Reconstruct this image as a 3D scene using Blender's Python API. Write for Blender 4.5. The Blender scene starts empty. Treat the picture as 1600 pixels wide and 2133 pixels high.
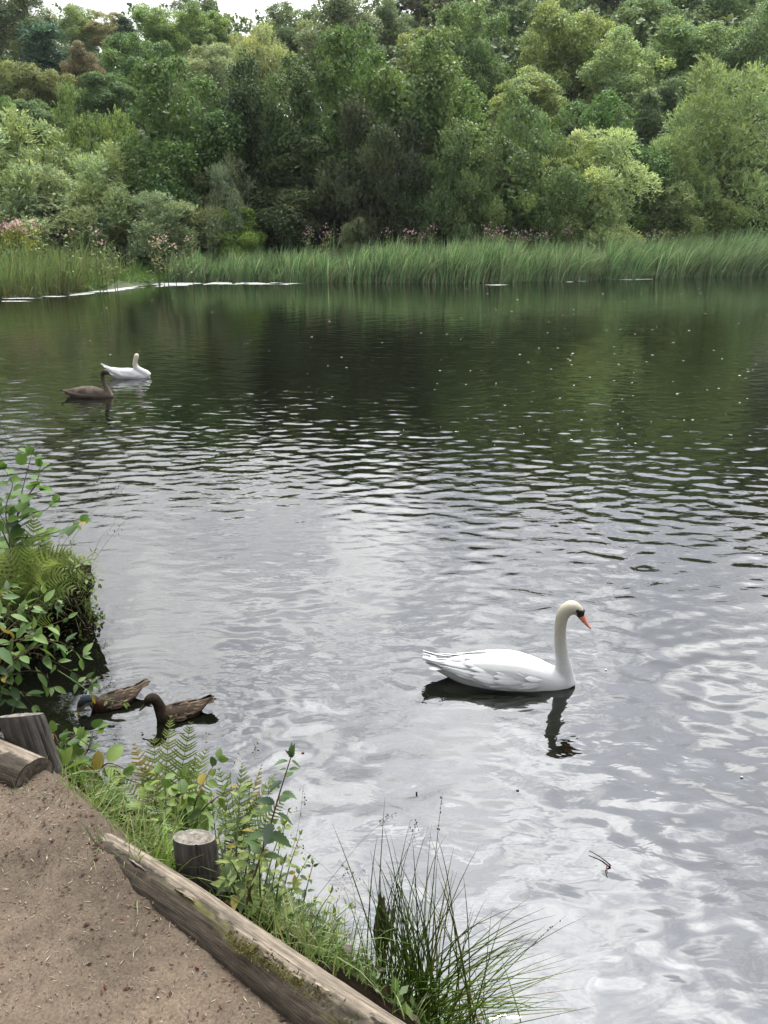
import bpy, math, random
import numpy as np
from mathutils import Vector, Matrix

SC = bpy.context.scene
COL = SC.collection
R = math.radians

# ------------------------------------------------------------------ camera, sky, sun, exposure
CAM_H, PITCH, FOC = 2.9, R(19.5), 1603.0            # eye above the water, tilt down, focal length in photo pixels
cam = bpy.data.cameras.new('camera')
camo = bpy.data.objects.new('camera', cam); COL.objects.link(camo)
camo.location = (0, 0, CAM_H); camo.rotation_euler = (math.pi/2-PITCH, 0, 0)
cam.sensor_fit = 'VERTICAL'; cam.sensor_height = 24; cam.lens = 24*FOC/2133.0
cam.clip_start = 0.05; cam.clip_end = 2000
SC.camera = camo

SUN_EL, SUN_AZ = R(61.5), R(14.0)                    # azimuth measured from +Y towards +X
SDIR = Vector((math.sin(SUN_AZ)*math.cos(SUN_EL), math.cos(SUN_AZ)*math.cos(SUN_EL), math.sin(SUN_EL)))
SKY_STRENGTH = 0.1
SKY_BASE, SKY_GLOW, GLOW_POW = 0.75, 8.8, 6.5
SUN_STRENGTH = 3.0
SC.view_settings.view_transform = 'Standard'; SC.view_settings.look = 'None'
SC.view_settings.gamma = 1; SC.view_settings.use_curve_mapping = False
SC.view_settings.exposure = 0.5

world = bpy.data.worlds.new('World'); SC.world = world; world.use_nodes = True

class NT:
    """short way to write a node tree"""
    def __init__(s, tree): s.t = tree; tree.nodes.clear()
    def n(s, typ, ins=None, **kw):
        nd = s.t.nodes.new(typ)
        for k, v in kw.items(): setattr(nd, k, v)
        for k, v in (ins or {}).items():
            sock = nd.inputs[k]
            if isinstance(v, bpy.types.NodeSocket): s.t.links.new(v, sock)
            else: sock.default_value = v
        return nd
    def math(s, op, a, b=0.0, c=0.0):
        return s.n('ShaderNodeMath', {0: a, 1: b, 2: c}, operation=op).outputs[0]
    def vmath(s, op, a, b=(0, 0, 0)):
        nd = s.n('ShaderNodeVectorMath', {0: a, 1: b}, operation=op)
        return nd.outputs['Value'] if op in ('DOT_PRODUCT', 'LENGTH') else nd.outputs[0]
    def mix(s, f, a, b, blend='MIX'):
        nd = s.n('ShaderNodeMix', data_type='RGBA', blend_type=blend)
        for i, v in ((0, f), (6, a), (7, b)):
            if isinstance(v, bpy.types.NodeSocket): s.t.links.new(v, nd.inputs[i])
            else: nd.inputs[i].default_value = v if i == 0 else (tuple(v)+(1,))[:4]
        return nd.outputs[2]
    def ramp(s, f, stops, interp='LINEAR'):
        nd = s.n('ShaderNodeValToRGB', {0: f}); cr = nd.color_ramp; cr.interpolation = interp
        while len(cr.elements) < len(stops): cr.elements.new(0.5)
        for e, (p, c) in zip(cr.elements, stops):
            e.position = p; e.color = (tuple(c)+(1,))[:4] if not isinstance(c, (int, float)) else (c, c, c, 1)
        return nd.outputs[0]
    def noise(s, vec, scale, detail=4, rough=0.5, dist=0.0):
        return s.n('ShaderNodeTexNoise', {'Vector': vec, 'Scale': scale, 'Detail': detail, 'Roughness': rough, 'Distortion': dist}).outputs[0]

w = NT(world.node_tree)
gen = w.n('ShaderNodeTexCoord').outputs['Generated']
D = w.vmath('NORMALIZE', gen)
sky = w.n('ShaderNodeTexSky', sky_type='NISHITA', sun_disc=False, sun_elevation=SUN_EL, sun_rotation=SUN_AZ, dust_density=2.0)
sep = w.n('ShaderNodeSeparateXYZ', {0: D})
den = w.math('ADD', w.math('MAXIMUM', sep.outputs[2], 0.0), 0.16)
px = w.math('DIVIDE', sep.outputs[0], den); py = w.math('DIVIDE', sep.outputs[1], den)
flat = w.n('ShaderNodeCombineXYZ', {0: px, 1: py}).outputs[0]
cl = w.noise(flat, 3.2, 8, 0.60, 0.8)
cl2 = w.noise(w.vmath('ADD', flat, (7.3, 2.1, 0.4)), 0.8, 4, 0.5)
thick = w.n('ShaderNodeMapRange', {0: w.math('ADD', w.math('MULTIPLY', cl, 0.62), w.math('MULTIPLY', cl2, 0.38)), 1: 0.40, 2: 0.58}).outputs[0]
sd = w.math('MAXIMUM', w.vmath('DOT_PRODUCT', D, tuple(SDIR)), 0.0)
lobe = w.math('ADD', w.math('MULTIPLY', w.math('POWER', sd, GLOW_POW), SKY_GLOW), SKY_BASE)
cloudcol = w.mix(thick, (1.50, 1.50, 1.49), (0.62, 0.645, 0.705))
cloud = w.n('ShaderNodeVectorMath', {0: cloudcol, 3: w.math('MULTIPLY', lobe, 1.0/SKY_STRENGTH)}, operation='SCALE').outputs[0]
both = w.mix(0.90, sky.outputs[0], cloud)
bg = w.n('ShaderNodeBackground', {0: both, 1: SKY_STRENGTH})
w.n('ShaderNodeOutputWorld', {0: bg.outputs[0]})

sl = bpy.data.lights.new('sun', 'SUN'); sl.energy = SUN_STRENGTH; sl.angle = R(10); sl.color = (1.0, 0.96, 0.88)
so = bpy.data.objects.new('sun', sl); COL.objects.link(so)
so.rotation_euler = (-SDIR).to_track_quat('-Z', 'Y').to_euler()

# ------------------------------------------------------------------ helpers
CP, SP = math.cos(PITCH), math.sin(PITCH)
def ray(px, py):
    r = (px-800)/FOC; u = (1066.5-py)/FOC
    return np.array((r, CP+u*SP, -SP+u*CP))
def at_z(px, py, z=0.0):
    d = ray(px, py); t = (z-CAM_H)/d[2]; return np.array((d[0]*t, d[1]*t, z))
def at_y(px, py, Y):
    d = ray(px, py); t = Y/d[1]; return np.array((d[0]*t, Y, CAM_H+d[2]*t))
def depth(p): return p[1]*CP+(CAM_H-p[2])*SP

def props(o, label=None, cat=None, group=None, kind=None):
    if label: o['label'] = label
    if cat: o['category'] = cat
    if group: o['group'] = group
    if kind: o['kind'] = kind
    return o
def empty(name, loc, rz=0.0, label=None, cat=None, group=None):
    o = bpy.data.objects.new(name, None); COL.objects.link(o); o.location = loc; o.rotation_euler = (0, 0, rz)
    o.empty_display_size = 0.2
    return props(o, label, cat, group)
def mesh_np(name, V, F, C=None, smooth=False):
    """V (n,3); F an int array (m,k) or a list of such arrays; C per-vertex colours"""
    V = np.asarray(V, dtype=np.float32); Fs = F if isinstance(F, list) else [F]
    Fs = [np.asarray(f, dtype=np.int32) for f in Fs if len(f)]
    me = bpy.data.meshes.new(name)
    nl = sum(f.size for f in Fs); nf = sum(len(f) for f in Fs)
    me.vertices.add(len(V)); me.vertices.foreach_set('co', V.ravel())
    me.loops.add(nl); me.polygons.add(nf)
    me.loops.foreach_set('vertex_index', np.concatenate([f.ravel() for f in Fs]))
    st = []; k = 0
    for f in Fs:
        st.append(k+np.arange(len(f))*f.shape[1]); k += f.size
    me.polygons.foreach_set('loop_start', np.concatenate(st).astype(np.int32))
    if C is not None:
        a = me.color_attributes.new('Col', 'FLOAT_COLOR', 'POINT')
        C = np.asarray(C, dtype=np.float32)
        if C.shape[1] == 3: C = np.hstack([C, np.ones((len(C), 1), np.float32)])
        a.data.foreach_set('color', C.ravel())
    me.update(calc_edges=True); me.validate()
    me.polygons.foreach_set('use_smooth', np.full(len(me.polygons), smooth, dtype=bool))
    return me
def obj(name, me, mat=None, parent=None, **kw):
    o = bpy.data.objects.new(name, me); COL.objects.link(o)
    if mat and not me.materials: me.materials.append(mat)
    if parent is not None: o.parent = parent
    return props(o, **kw)
class Bag:
    """collects vertices, faces and colours into one mesh"""
    def __init__(s): s.V = []; s.F = {}; s.C = []; s.n = 0
    def add(s, V, F, C=(1, 1, 1)):
        V = np.asarray(V, float); C = np.asarray(C, float)
        if C.ndim == 1: C = np.tile(C, (len(V), 1))
        for f in (F if isinstance(F, list) else [F]):
            f = np.asarray(f, int)
            if len(f): s.F.setdefault(f.shape[1], []).append(f+s.n)
        s.V.append(V); s.C.append(C); s.n += len(V)
    def mesh(s, name, smooth=False):
        return mesh_np(name, np.vstack(s.V), [np.vstack(f) for f in s.F.values()], np.vstack(s.C), smooth)
def grid_faces(nr, nc, wrap=False):
    i = np.arange(nr-1)[:, None]; j = np.arange(nc if wrap else nc-1)[None, :]
    a = i*nc+j; b = i*nc+(j+1) % nc
    return np.stack([a, b, b+nc, a+nc], -1).reshape(-1, 4)
def unit(v):
    v = np.asarray(v, float); return v/np.maximum(np.linalg.norm(v, axis=-1, keepdims=True), 1e-9)
def catmull(P, n):
    P = np.asarray(P, float); k = len(P)
    Q = np.vstack([2*P[0]-P[1], P, 2*P[-1]-P[-2]])
    t = np.linspace(0, k-1, n); i = np.minimum(t.astype(int), k-2); f = (t-i)[:, None]
    p0, p1, p2, p3 = Q[i], Q[i+1], Q[i+2], Q[i+3]
    return 0.5*((2*p1)+(-p0+p2)*f+(2*p0-5*p1+4*p2-p3)*f**2+(-p0+3*p1-3*p2+p3)*f**3)
def tube(P, rad, sides=6, cap=True):
    """a tube along points P with a radius per point"""
    P = np.asarray(P, float); n = len(P); rad = np.broadcast_to(np.asarray(rad, float), (n,))
    T = unit(np.gradient(P, axis=0)); A = np.empty_like(T)
    a = unit(np.cross(T[0], (0, 0, 1.0) if abs(T[0][2]) < .9 else (0, 1.0, 0)))
    for i in range(n): a = unit(a-T[i]*(a@T[i])); A[i] = a          # frame carried along the curve without twisting
    B = np.cross(T, A)
    th = np.arange(sides)*2*math.pi/sides
    V = P[:, None]+rad[:, None, None]*(A[:, None]*np.cos(th)[None, :, None]+B[:, None]*np.sin(th)[None, :, None])
    V = V.reshape(-1, 3); F = [grid_faces(n, sides, True)]
    if cap:
        V = np.vstack([V, P[0], P[-1]]); k = np.arange(sides)
        F.append(np.stack([(k+1) % sides, k, np.full(sides, n*sides)], 1))
        F.append(np.stack([(n-1)*sides+k, (n-1)*sides+(k+1) % sides, np.full(sides, n*sides+1)], 1))
    return V, F
_PERM = np.random.default_rng(5).permutation(512)
def vnoise(x, y, z=0.0):
    """smooth value noise in -1..1 for arrays"""
    x, y, z = np.broadcast_arrays(np.asarray(x, float), np.asarray(y, float), np.asarray(z, float))
    xi = np.floor(x).astype(int); yi = np.floor(y).astype(int); zi = np.floor(z).astype(int)
    f = lambda t: t*t*(3-2*t)
    u, v, s = f(x-xi), f(y-yi), f(z-zi)
    def h(a, b, c): return _PERM[(_PERM[(_PERM[a & 511]+b) & 511]+c) & 511]/255.5-1
    r = 0
    for a, wa in ((0, 1-u), (1, u)):
        for b, wb in ((0, 1-v), (1, v)):
            for c, wc in ((0, 1-s), (1, s)): r = r+wa*wb*wc*h(xi+a, yi+b, zi+c)
    return r
def fbm(x, y, z=0.0, o=4):
    r = 0; a = 1.0
    for k in range(o):
        r = r+a*vnoise(x*2**k+17*k, y*2**k-9*k, z*2**k+5*k); a *= .5
    return r/1.8
def sstep(a, b, t):
    t = np.clip((np.asarray(t, float)-a)/(b-a), 0, 1); return t*t*(3-2*t)

# ------------------------------------------------------------------ materials
def new_mat(name):
    m = bpy.data.materials.new(name); m.use_nodes = True; return m, NT(m.node_tree)
def leaf_mat(name, trans=0.35, rough=0.55, tint=None, var=0.35, spec=0.3):
    """tint None: colour from the mesh; otherwise a pair of colours chosen per object"""
    m, t = new_mat(name)
    if tint is None: c = t.n('ShaderNodeAttribute', attribute_name='Col').outputs['Color']
    else:
        rnd = t.n('ShaderNodeObjectInfo').outputs['Random']
        c = t.mix(rnd, tint[0], tint[1])
        odd = t.n('ShaderNodeTexWhiteNoise', {'W': t.math('MULTIPLY', rnd, 91.7)}, noise_dimensions='1D').outputs[0]
        c = t.mix(t.math('GREATER_THAN', odd, .965), c, (.26, .20, .035)); c = t.mix(t.math('LESS_THAN', odd, .16), c, (.45*tint[0][0], .5*tint[0][1], .6*tint[0][2]))
        pos = t.n('ShaderNodeTexCoord').outputs['Object']
        c = t.mix(t.math('MULTIPLY', t.noise(pos, 45, 3), var), c, (0.55*tint[0][0], 0.5*tint[0][1], 0.5*tint[0][2]))
    p = t.n('ShaderNodeBsdfPrincipled', {'Base Color': c, 'Roughness': rough, 'Specular IOR Level': spec})
    tr = t.n('ShaderNodeBsdfTranslucent', {'Color': t.mix(0.35, c, (1.25, 1.3, 0.5), 'MULTIPLY')})
    mx = t.n('ShaderNodeMixShader', {0: trans, 1: p.outputs[0], 2: tr.outputs[0]})
    t.n('ShaderNodeOutputMaterial', {0: mx.outputs[0]}); return m
def tree_mat():
    m, t = new_mat('tree_leaves')
    c = t.mix(1.0, t.n('ShaderNodeAttribute', attribute_name='Col').outputs['Color'], t.n('ShaderNodeObjectInfo').outputs['Color'], 'MULTIPLY')
    p = t.n('ShaderNodeBsdfPrincipled', {'Base Color': c, 'Roughness': .6, 'Specular IOR Level': .2})
    tr = t.n('ShaderNodeBsdfTranslucent', {'Color': t.mix(0.35, c, (1.25, 1.3, 0.5), 'MULTIPLY')})
    t.n('ShaderNodeOutputMaterial', {0: t.n('ShaderNodeMixShader', {0: .30, 1: p.outputs[0], 2: tr.outputs[0]}).outputs[0]}); return m
M_TREE = tree_mat()
M_REED = leaf_mat('reed_blades', 0.30, 0.5)
M_GRASS = leaf_mat('grass_blades', 0.40, 0.45)
M_PETAL = leaf_mat('petals', 0.35, 0.7)
M_ALDER = leaf_mat('alder_leaves', 0.42, 0.55, ((0.075, 0.15, 0.025), (0.12, 0.21, 0.04)))
M_ELLIP = leaf_mat('oval_leaves', 0.38, 0.55, ((0.07, 0.135, 0.04), (0.14, 0.215, 0.06)))
M_BRAMBLE = leaf_mat('bramble_leaves', 0.40, 0.55, ((0.07, 0.125, 0.03), (0.18, 0.25, 0.05)))
M_HERB = leaf_mat('herb_leaves', 0.45, 0.6, ((0.12, 0.175, 0.045), (0.24, 0.29, 0.09)))
M_NETTLE = leaf_mat('serrated_leaves', 0.32, 0.5, ((0.045, 0.085, 0.03), (0.07, 0.12, 0.04)))
M_FERN = leaf_mat('fern_fronds', 0.50, 0.5, ((0.12, 0.17, 0.04), (0.23, 0.28, 0.09)))
M_RUSH = leaf_mat('rush_blades', 0.45, 0.5, ((0.11, 0.19, 0.03), (0.20, 0.27, 0.06)))
def solid_mat(name, stops, scale=8, rough=0.8, bump=0.3, bscale=None, stretch=(1, 1, 1), spec=0.3, attr=False, coord='Object', bdist=0.01):
    m, t = new_mat(name)
    pos = t.vmath('MULTIPLY', t.n('ShaderNodeTexCoord').outputs[coord], stretch)
    n = t.noise(pos, scale, 6, 0.6, 0.3); c = t.ramp(n, stops)
    if attr: c = t.mix(1.0, c, t.n('ShaderNodeAttribute', attribute_name='Col').outputs['Color'], 'MULTIPLY')
    b = t.n('ShaderNodeBump', {'Strength': bump, 'Distance': bdist, 'Height': t.noise(pos, bscale or scale*4, 6, 0.65)})
    p = t.n('ShaderNodeBsdfPrincipled', {'Base Color': c, 'Roughness': rough, 'Specular IOR Level': spec, 'Normal': b.outputs[0]})
    t.n('ShaderNodeOutputMaterial', {0: p.outputs[0]}); return m
M_BARK = solid_mat('tree_bark', [(0.3, (0.05, 0.045, 0.035)), (0.7, (0.14, 0.125, 0.10))], 3, stretch=(1, 1, .3))
M_PALEBARK = solid_mat('pale_bark', [(0.3, (0.16, 0.15, 0.13)), (0.7, (0.34, 0.32, 0.28))], 3, stretch=(1, 1, .3))
M_STEM = solid_mat('green_stem', [(0.3, (0.05, 0.08, 0.02)), (0.7, (0.10, 0.13, 0.04))], 20)
M_REDSTEM = solid_mat('red_brown_stem', [(0.3, (0.04, 0.018, 0.012)), (0.7, (0.09, 0.04, 0.025))], 20)
M_DRYSTEM = solid_mat('dry_stem', [(0.3, (0.10, 0.075, 0.045)), (0.7, (0.20, 0.155, 0.10))], 20)
M_HILL = solid_mat('wood_floor', [(0.35, (0.025, 0.035, 0.012)), (0.65, (0.05, 0.07, 0.02))], 0.6, bdist=.2)
M_MARSH = solid_mat('marsh_ground', [(0.35, (0.035, 0.05, 0.015)), (0.65, (0.07, 0.10, 0.03))], 0.8, bdist=.1)
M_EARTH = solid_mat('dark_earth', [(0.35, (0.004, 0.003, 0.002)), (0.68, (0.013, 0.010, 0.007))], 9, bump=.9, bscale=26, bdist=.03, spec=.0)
def color_mat(name, rough=0.7, bump=0.0, bscale=60, spec=0.3, bdist=0.004, fine=0.0, stretch=(1, 1, 1)):
    m, t = new_mat(name)
    c = t.n('ShaderNodeAttribute', attribute_name='Col').outputs['Color']
    pos = t.vmath('MULTIPLY', t.n('ShaderNodeTexCoord').outputs['Object'], stretch)
    n = t.noise(pos, bscale, 5, .6)
    if fine: c = t.mix(1.0, c, t.ramp(n, [(0.3, 1-fine), (0.7, 1+fine)]), 'MULTIPLY')
    b = t.n('ShaderNodeBump', {'Strength': bump, 'Distance': bdist, 'Height': n})
    p = t.n('ShaderNodeBsdfPrincipled', {'Base Color': c, 'Roughness': rough, 'Specular IOR Level': spec, 'Normal': b.outputs[0]})
    t.n('ShaderNodeOutputMaterial', {0: p.outputs[0]}); return m
M_SOIL = color_mat('path_soil', .9, .5, 140, .2, .006, .35)
M_LITTER = color_mat('litter', .8)
def wood_mat():
    m, t = new_mat('weathered_wood'); c = t.n('ShaderNodeAttribute', attribute_name='Col').outputs['Color']; g = t.n('ShaderNodeAttribute', attribute_name='Grain').outputs['Vector']
    fine = t.noise(t.vmath('MULTIPLY', g, (9, 240, 240)), 1.0, 5, .6, .2); mid_ = t.noise(t.vmath('MULTIPLY', g, (22, 60, 60)), 1.0, 5, .6)
    c = t.mix(1.0, c, t.ramp(fine, [(.30, .52), (.50, 1.0), (.72, 1.38)]), 'MULTIPLY'); c = t.mix(1.0, c, t.ramp(mid_, [(.30, .68), (.70, 1.25)]), 'MULTIPLY')
    b = t.n('ShaderNodeBump', {'Strength': .7, 'Distance': .004, 'Height': t.math('ADD', fine, mid_)})
    p = t.n('ShaderNodeBsdfPrincipled', {'Base Color': c, 'Roughness': .85, 'Specular IOR Level': .2, 'Normal': b.outputs[0]}); t.n('ShaderNodeOutputMaterial', {0: p.outputs[0]}); return m
M_WOOD = wood_mat()
def grain(me, A=None, T=None):
    """coordinates for the wood grain: first along the trunk, then across it"""
    n = len(me.vertices); v = np.empty(n*3, np.float32); me.vertices.foreach_get('co', v); v = v.reshape(-1, 3)
    if A is not None:
        T = unit(T); U = unit(np.cross(T, (.3, .2, 1.0))); W = np.cross(T, U); q = v-np.asarray(A); v = np.stack([q@T, q@U, q@W], 1).astype(np.float32)
    else: v = v*np.array((8, .35, .35), np.float32)
    me.attributes.new('Grain', 'FLOAT_VECTOR', 'POINT').data.foreach_set('vector', np.ascontiguousarray(v).ravel()); return me
M_FEATHER = color_mat('feathers', .75, .25, 90, .2, .004, .06, (.35, 1, 1))
M_BROWNFEATHER = color_mat('brown_feathers', .85, .25, 90, .06, .003, .3, (.5, 1, 1))
M_BILL = color_mat('bill', .35, .1, 80, .5)
M_SCUM = color_mat('scum', .7, .4, 12, .3, .01, .25)

# water: dark peaty body, mirror-like surface, wave shapes in the mesh and finer ripples in the bump
mw, t = new_mat('lake_water')
pos = t.n('ShaderNodeTexCoord').outputs['Object']
n1 = t.noise(t.vmath('MULTIPLY', pos, (0.7, 1.25, 1)), 5.5, 3, .5, .4)
n2 = t.noise(t.vmath('MULTIPLY', pos, (0.6, 1.3, 1)), 1.1, 2, .5)
b1 = t.n('ShaderNodeBump', {'Strength': 1.0, 'Distance': 0.006, 'Height': t.math('MULTIPLY', n1, t.ramp(n2, [(0.35, 0.25), (0.65, 1.0)]))})
p = t.n('ShaderNodeBsdfPrincipled', {'Base Color': (0.003, 0.0035, 0.0022, 1), 'Roughness': 0.02, 'IOR': 1.70, 'Normal': b1.outputs[0]})
t.n('ShaderNodeOutputMaterial', {0: p.outputs[0]})
M_WATER = mw

# ------------------------------------------------------------------ near bank plan
SHORE = np.array([(4.5, -1.2), (2.2, .55), (1.0, 1.5), (.35, 2.1), (-.25, 2.55), (-.75, 2.95), (-1.3, 3.3), (-1.9, 3.55), (-2.45, 3.9), (-2.72, 4.4),
                  (-2.58, 4.92), (-2.30, 5.25), (-2.30, 5.60), (-2.62, 5.92), (-3.4, 6.2), (-5, 6.5), (-8, 7.6), (-14, 9)])
LAND = np.vstack([SHORE, [(-14, -8), (4.5, -8)]])
def shore_dist(x, y):
    """signed distance to the waterline, positive on land"""
    x = np.asarray(x, float); y = np.asarray(y, float); d = np.full(x.shape, 1e9)
    for (ax, ay), (bx, by) in zip(SHORE[:-1], SHORE[1:]):
        ex, ey = bx-ax, by-ay
        k = np.clip(((x-ax)*ex+(y-ay)*ey)/(ex*ex+ey*ey), 0, 1)
        d = np.minimum(d, np.hypot(x-ax-k*ex, y-ay-k*ey))
    ins = np.zeros(x.shape, bool)
    for (ax, ay), (bx, by) in zip(LAND, np.roll(LAND, -1, 0)):
        c = ((ay > y) != (by > y)); xx = ax+(y-ay)*(bx-ax)/((by-ay) if by != ay else 1e-9)
        ins ^= c & (x < xx)
    return np.where(ins, d, -d)
PATH_Z = 1.2
def bank_z(x, y):
    x = np.asarray(x, float); y = np.asarray(y, float)
    d = shore_dist(x, y)
    far = sstep(3.3, 4.6, y)
    top = 1.13*(1-far)+(0.42+.22*sstep(0, 1.2, d))*far
    wid = .82*(1-far)+.16*far
    z = top*sstep(0, 1, d/wid*.9+.02)
    z = np.where(d < 0, np.maximum(-.5, d*.9), z)
    return z+.03*fbm(x*3, y*3)*sstep(-.1, .2, d)
def hit(px, py, z0=0.0):
    """where the sight line through a photo pixel meets the near bank"""
    d = ray(px, py); t = np.linspace(1.2, 9, 1600); P = d[None]*t[:, None]+np.array((0, 0, CAM_H))
    below = P[:, 2] < bank_z(P[:, 0], P[:, 1])+z0; k = np.argmax(below)
    return P[k] if below.any() and P[k, 2] > -.3 else np.full(3, np.nan)

# ------------------------------------------------------------------ water
def ring(x, y, cx, cy, lam, amp, fall, r0=.1):
    r = np.hypot(x-cx, y-cy); return amp*np.sin(2*math.pi*(r-r0)/lam)*np.exp(-np.maximum(r-r0, 0)/fall)*sstep(0, r0, r)
def wave_height(x, y):
    rg = np.random.default_rng(11); h = np.zeros_like(x)
    far = np.hypot(x, y)
    for i in range(130):
        lam = math.exp(rg.normal(math.log(.215), .52)); lam = min(max(lam, .11), 1.8)
        th = rg.normal(-1.62, .85); k = 2*math.pi/lam; ph = rg.uniform(0, 6.28)
        s = .0082*rg.uniform(.5, 1.4)
        h += s/k*np.cos(k*(x*math.cos(th)+y*math.sin(th))+ph)*sstep(150*lam, 75*lam, far)
    m = .66+.26*sstep(5.5, 10.5, y)
    m *= 1-.50*np.exp(-((x-.9)/1.1)**2-((y-4.2)/.9)**2)
    m *= 1-.62*np.exp(-((x+1.8)/2.2)**2-((y-7.0)/2.0)**2)
    m *= 1+.35*fbm(x*.22, y*.30+3)
    m *= sstep(-.1, 1.1, -shore_dist(x, y))*.75+.25
    h *= m
    h += ring(x, y, -1.70, 4.40, .115, .0032, .42)+ring(x, y, -1.15, 4.25, .13, .0020, .45)+ring(x, y, -1.95, 4.15, .06, .0016, .22)
    h += ring(x, y, 1.22, 4.6, .16, .0010, .5)+ring(x, y, -5.7, 17.3, .3, .002, .9)+ring(x, y, -5.2, 14.8, .3, .002, .9)
    return h
ys = 1.1+4.2*(np.exp(np.linspace(0, math.log((80-1.1)/4.2+1), 900))-1)
us = np.linspace(-1, 1, 280)
gy, gu = np.meshgrid(ys, us, indexing='ij'); gx = gu*(.68*gy+2.6)
gz = wave_height(gx.ravel(), gy.ravel())
obj('water', mesh_np('water', np.stack([gx.ravel(), gy.ravel(), gz], 1), grid_faces(900, 280)[:, ::-1], smooth=True), M_WATER, kind='structure',
    label='dark lake with ripples mirroring the trees and the pale cloudy sky')
bed = np.array([(-300, -20, -.7), (300, -20, -.7), (300, 110, -.7), (-300, 110, -.7)])
obj('lake_bed', mesh_np('lake_bed', bed, np.array([[0, 1, 2, 3]])), M_EARTH, kind='structure')

# ------------------------------------------------------------------ near bank and path
nx, ny = 210, 220
bx, by = np.meshgrid(np.linspace(-6, 2.6, nx), np.linspace(-.6, 8.8, ny), indexing='xy')
bz = bank_z(bx, by)
e = .02
gxn = (shore_dist(bx+e, by)-shore_dist(bx-e, by))/(2*e); gyn = (shore_dist(bx, by+e)-shore_dist(bx, by-e))/(2*e)
over = .15*sstep(4.5, 5.2, by)*sstep(.10, .38, bz)*sstep(.8, .15, shore_dist(bx, by))*(1+.8*fbm(bx*6, by*6, bz*9))
BV = np.stack([bx-gxn*over+.02*fbm(bx*9, by*9), by-gyn*over, bz], -1).reshape(-1, 3)
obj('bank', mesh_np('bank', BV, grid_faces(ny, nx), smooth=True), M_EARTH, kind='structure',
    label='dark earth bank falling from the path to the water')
EDGE = np.array([(-3.2, 3.15), (-2.2, 2.72), (-1.55, 2.42), (-1.12, 2.13), (-.85, 1.88), (-.45, 1.56), (0.05, 1.17), (.6, .72), (1.3, .1)])
ns, nt = 320, 190
ep = catmull(EDGE, ns); nrm = unit(np.stack([-np.gradient(ep[:, 1]), np.gradient(ep[:, 0])], 1))
nrm = np.where((nrm@np.array((-.63, -.77)))[:, None] < 0, -nrm, nrm)
for _ in range(60): nrm = unit(np.vstack([nrm[:1], (nrm[:-2]+nrm[1:-1]+nrm[2:])/3, nrm[-1:]]))
tt = -.09+np.linspace(0, 1, nt)**1.25*2.6
PX = ep[:, None, 0]+nrm[:, None, 0]*tt[None]; PY = ep[:, None, 1]+nrm[:, None, 1]*tt[None]
PZ = PATH_Z+.012*fbm(PX*2.2, PY*2.2)+.009*fbm(PX*11, PY*11)+.005*fbm(PX*45, PY*45)-.10*sstep(0.0, -.09, tt)[None]
PZ = PZ+.035*np.exp(-((PX+.98)/.2)**2-((PY-1.92)/.16)**2)+.02*np.exp(-((PX+.78)/.14)**2-((PY-1.76)/.12)**2)
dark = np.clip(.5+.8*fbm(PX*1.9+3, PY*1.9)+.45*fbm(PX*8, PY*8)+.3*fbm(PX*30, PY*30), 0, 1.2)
edged = np.exp(-np.maximum(tt, 0)/.22)[None]*np.ones_like(PX)  # contact shade beside the logs, painted into the path colour
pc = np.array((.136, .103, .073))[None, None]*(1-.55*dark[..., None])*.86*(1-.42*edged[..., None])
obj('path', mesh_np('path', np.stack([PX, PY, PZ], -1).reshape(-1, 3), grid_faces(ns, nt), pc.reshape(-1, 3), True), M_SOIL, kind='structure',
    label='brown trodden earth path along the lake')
def path_z(x, y):
    return PATH_Z+.012*fbm(x*2.2, y*2.2)+.006*fbm(x*11, y*11)+.035*np.exp(-((x+.98)/.2)**2-((y-1.92)/.16)**2)+.02*np.exp(-((x+.78)/.14)**2-((y-1.76)/.12)**2)
def litter(name, n, seed, lmin, lmax, wrat, cols, tmax, edge=False, lift=.004):
    rg = np.random.default_rng(seed)
    i = rg.integers(int(ns*.12), int(ns*.86), n); t_ = rg.exponential(.16, n) if edge else rg.uniform(0, tmax, n)
    x = ep[i, 0]+nrm[i, 0]*t_+rg.normal(0, .004, n); y = ep[i, 1]+nrm[i, 1]*t_+rg.normal(0, .004, n); z = path_z(x, y)+lift*rg.uniform(.2, 1.2, n)
    L = rg.uniform(lmin, lmax, n)*rg.uniform(.5, 1, n); th = rg.uniform(0, 2*math.pi, n)
    a = np.stack([np.cos(th), np.sin(th), rg.normal(0, .28, n)], 1)*L[:, None]/2; b = np.stack([-np.sin(th), np.cos(th), rg.normal(0, .3, n)], 1)*(L*wrat)[:, None]/2
    c = np.stack([x, y, z], 1); up = np.array((0, 0, 1))*(L*wrat*.45)[:, None]
    V = np.stack([c-a, c+b, c+a, c-b, c+up], 1).reshape(-1, 3); k = np.arange(n)[:, None]*5
    F = np.concatenate([k+np.array([[0, 1, 4]]), k+np.array([[1, 2, 4]]), k+np.array([[2, 3, 4]]), k+np.array([[3, 0, 4]])])
    cc = np.array(cols)[rg.integers(0, len(cols), n)]*rg.uniform(.6, 1.3, (n, 1))
    obj(name, mesh_np(name, V, F, np.repeat(cc, 5, 0)), M_LITTER, kind='stuff', label='bits of leaf, bark and twig trodden into the earth path')
litter('crumbs', 17000, 1, .003, .012, .5, [(.10, .075, .057), (.15, .115, .088), (.22, .175, .14), (.055, .04, .032), (.11, .08, .06)], 2.0)
litter('litter', 8500, 2, .008, .030, .10, [(.22, .17, .12), (.13, .09, .06), (.33, .27, .20), (.06, .04, .03)], 2.0)
litter('dead_leaves', 700, 3, .008, .024, .5, [(.085, .034, .022), (.06, .036, .025), (.12, .075, .045), (.04, .026, .02)], .5, True, .007)

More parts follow.
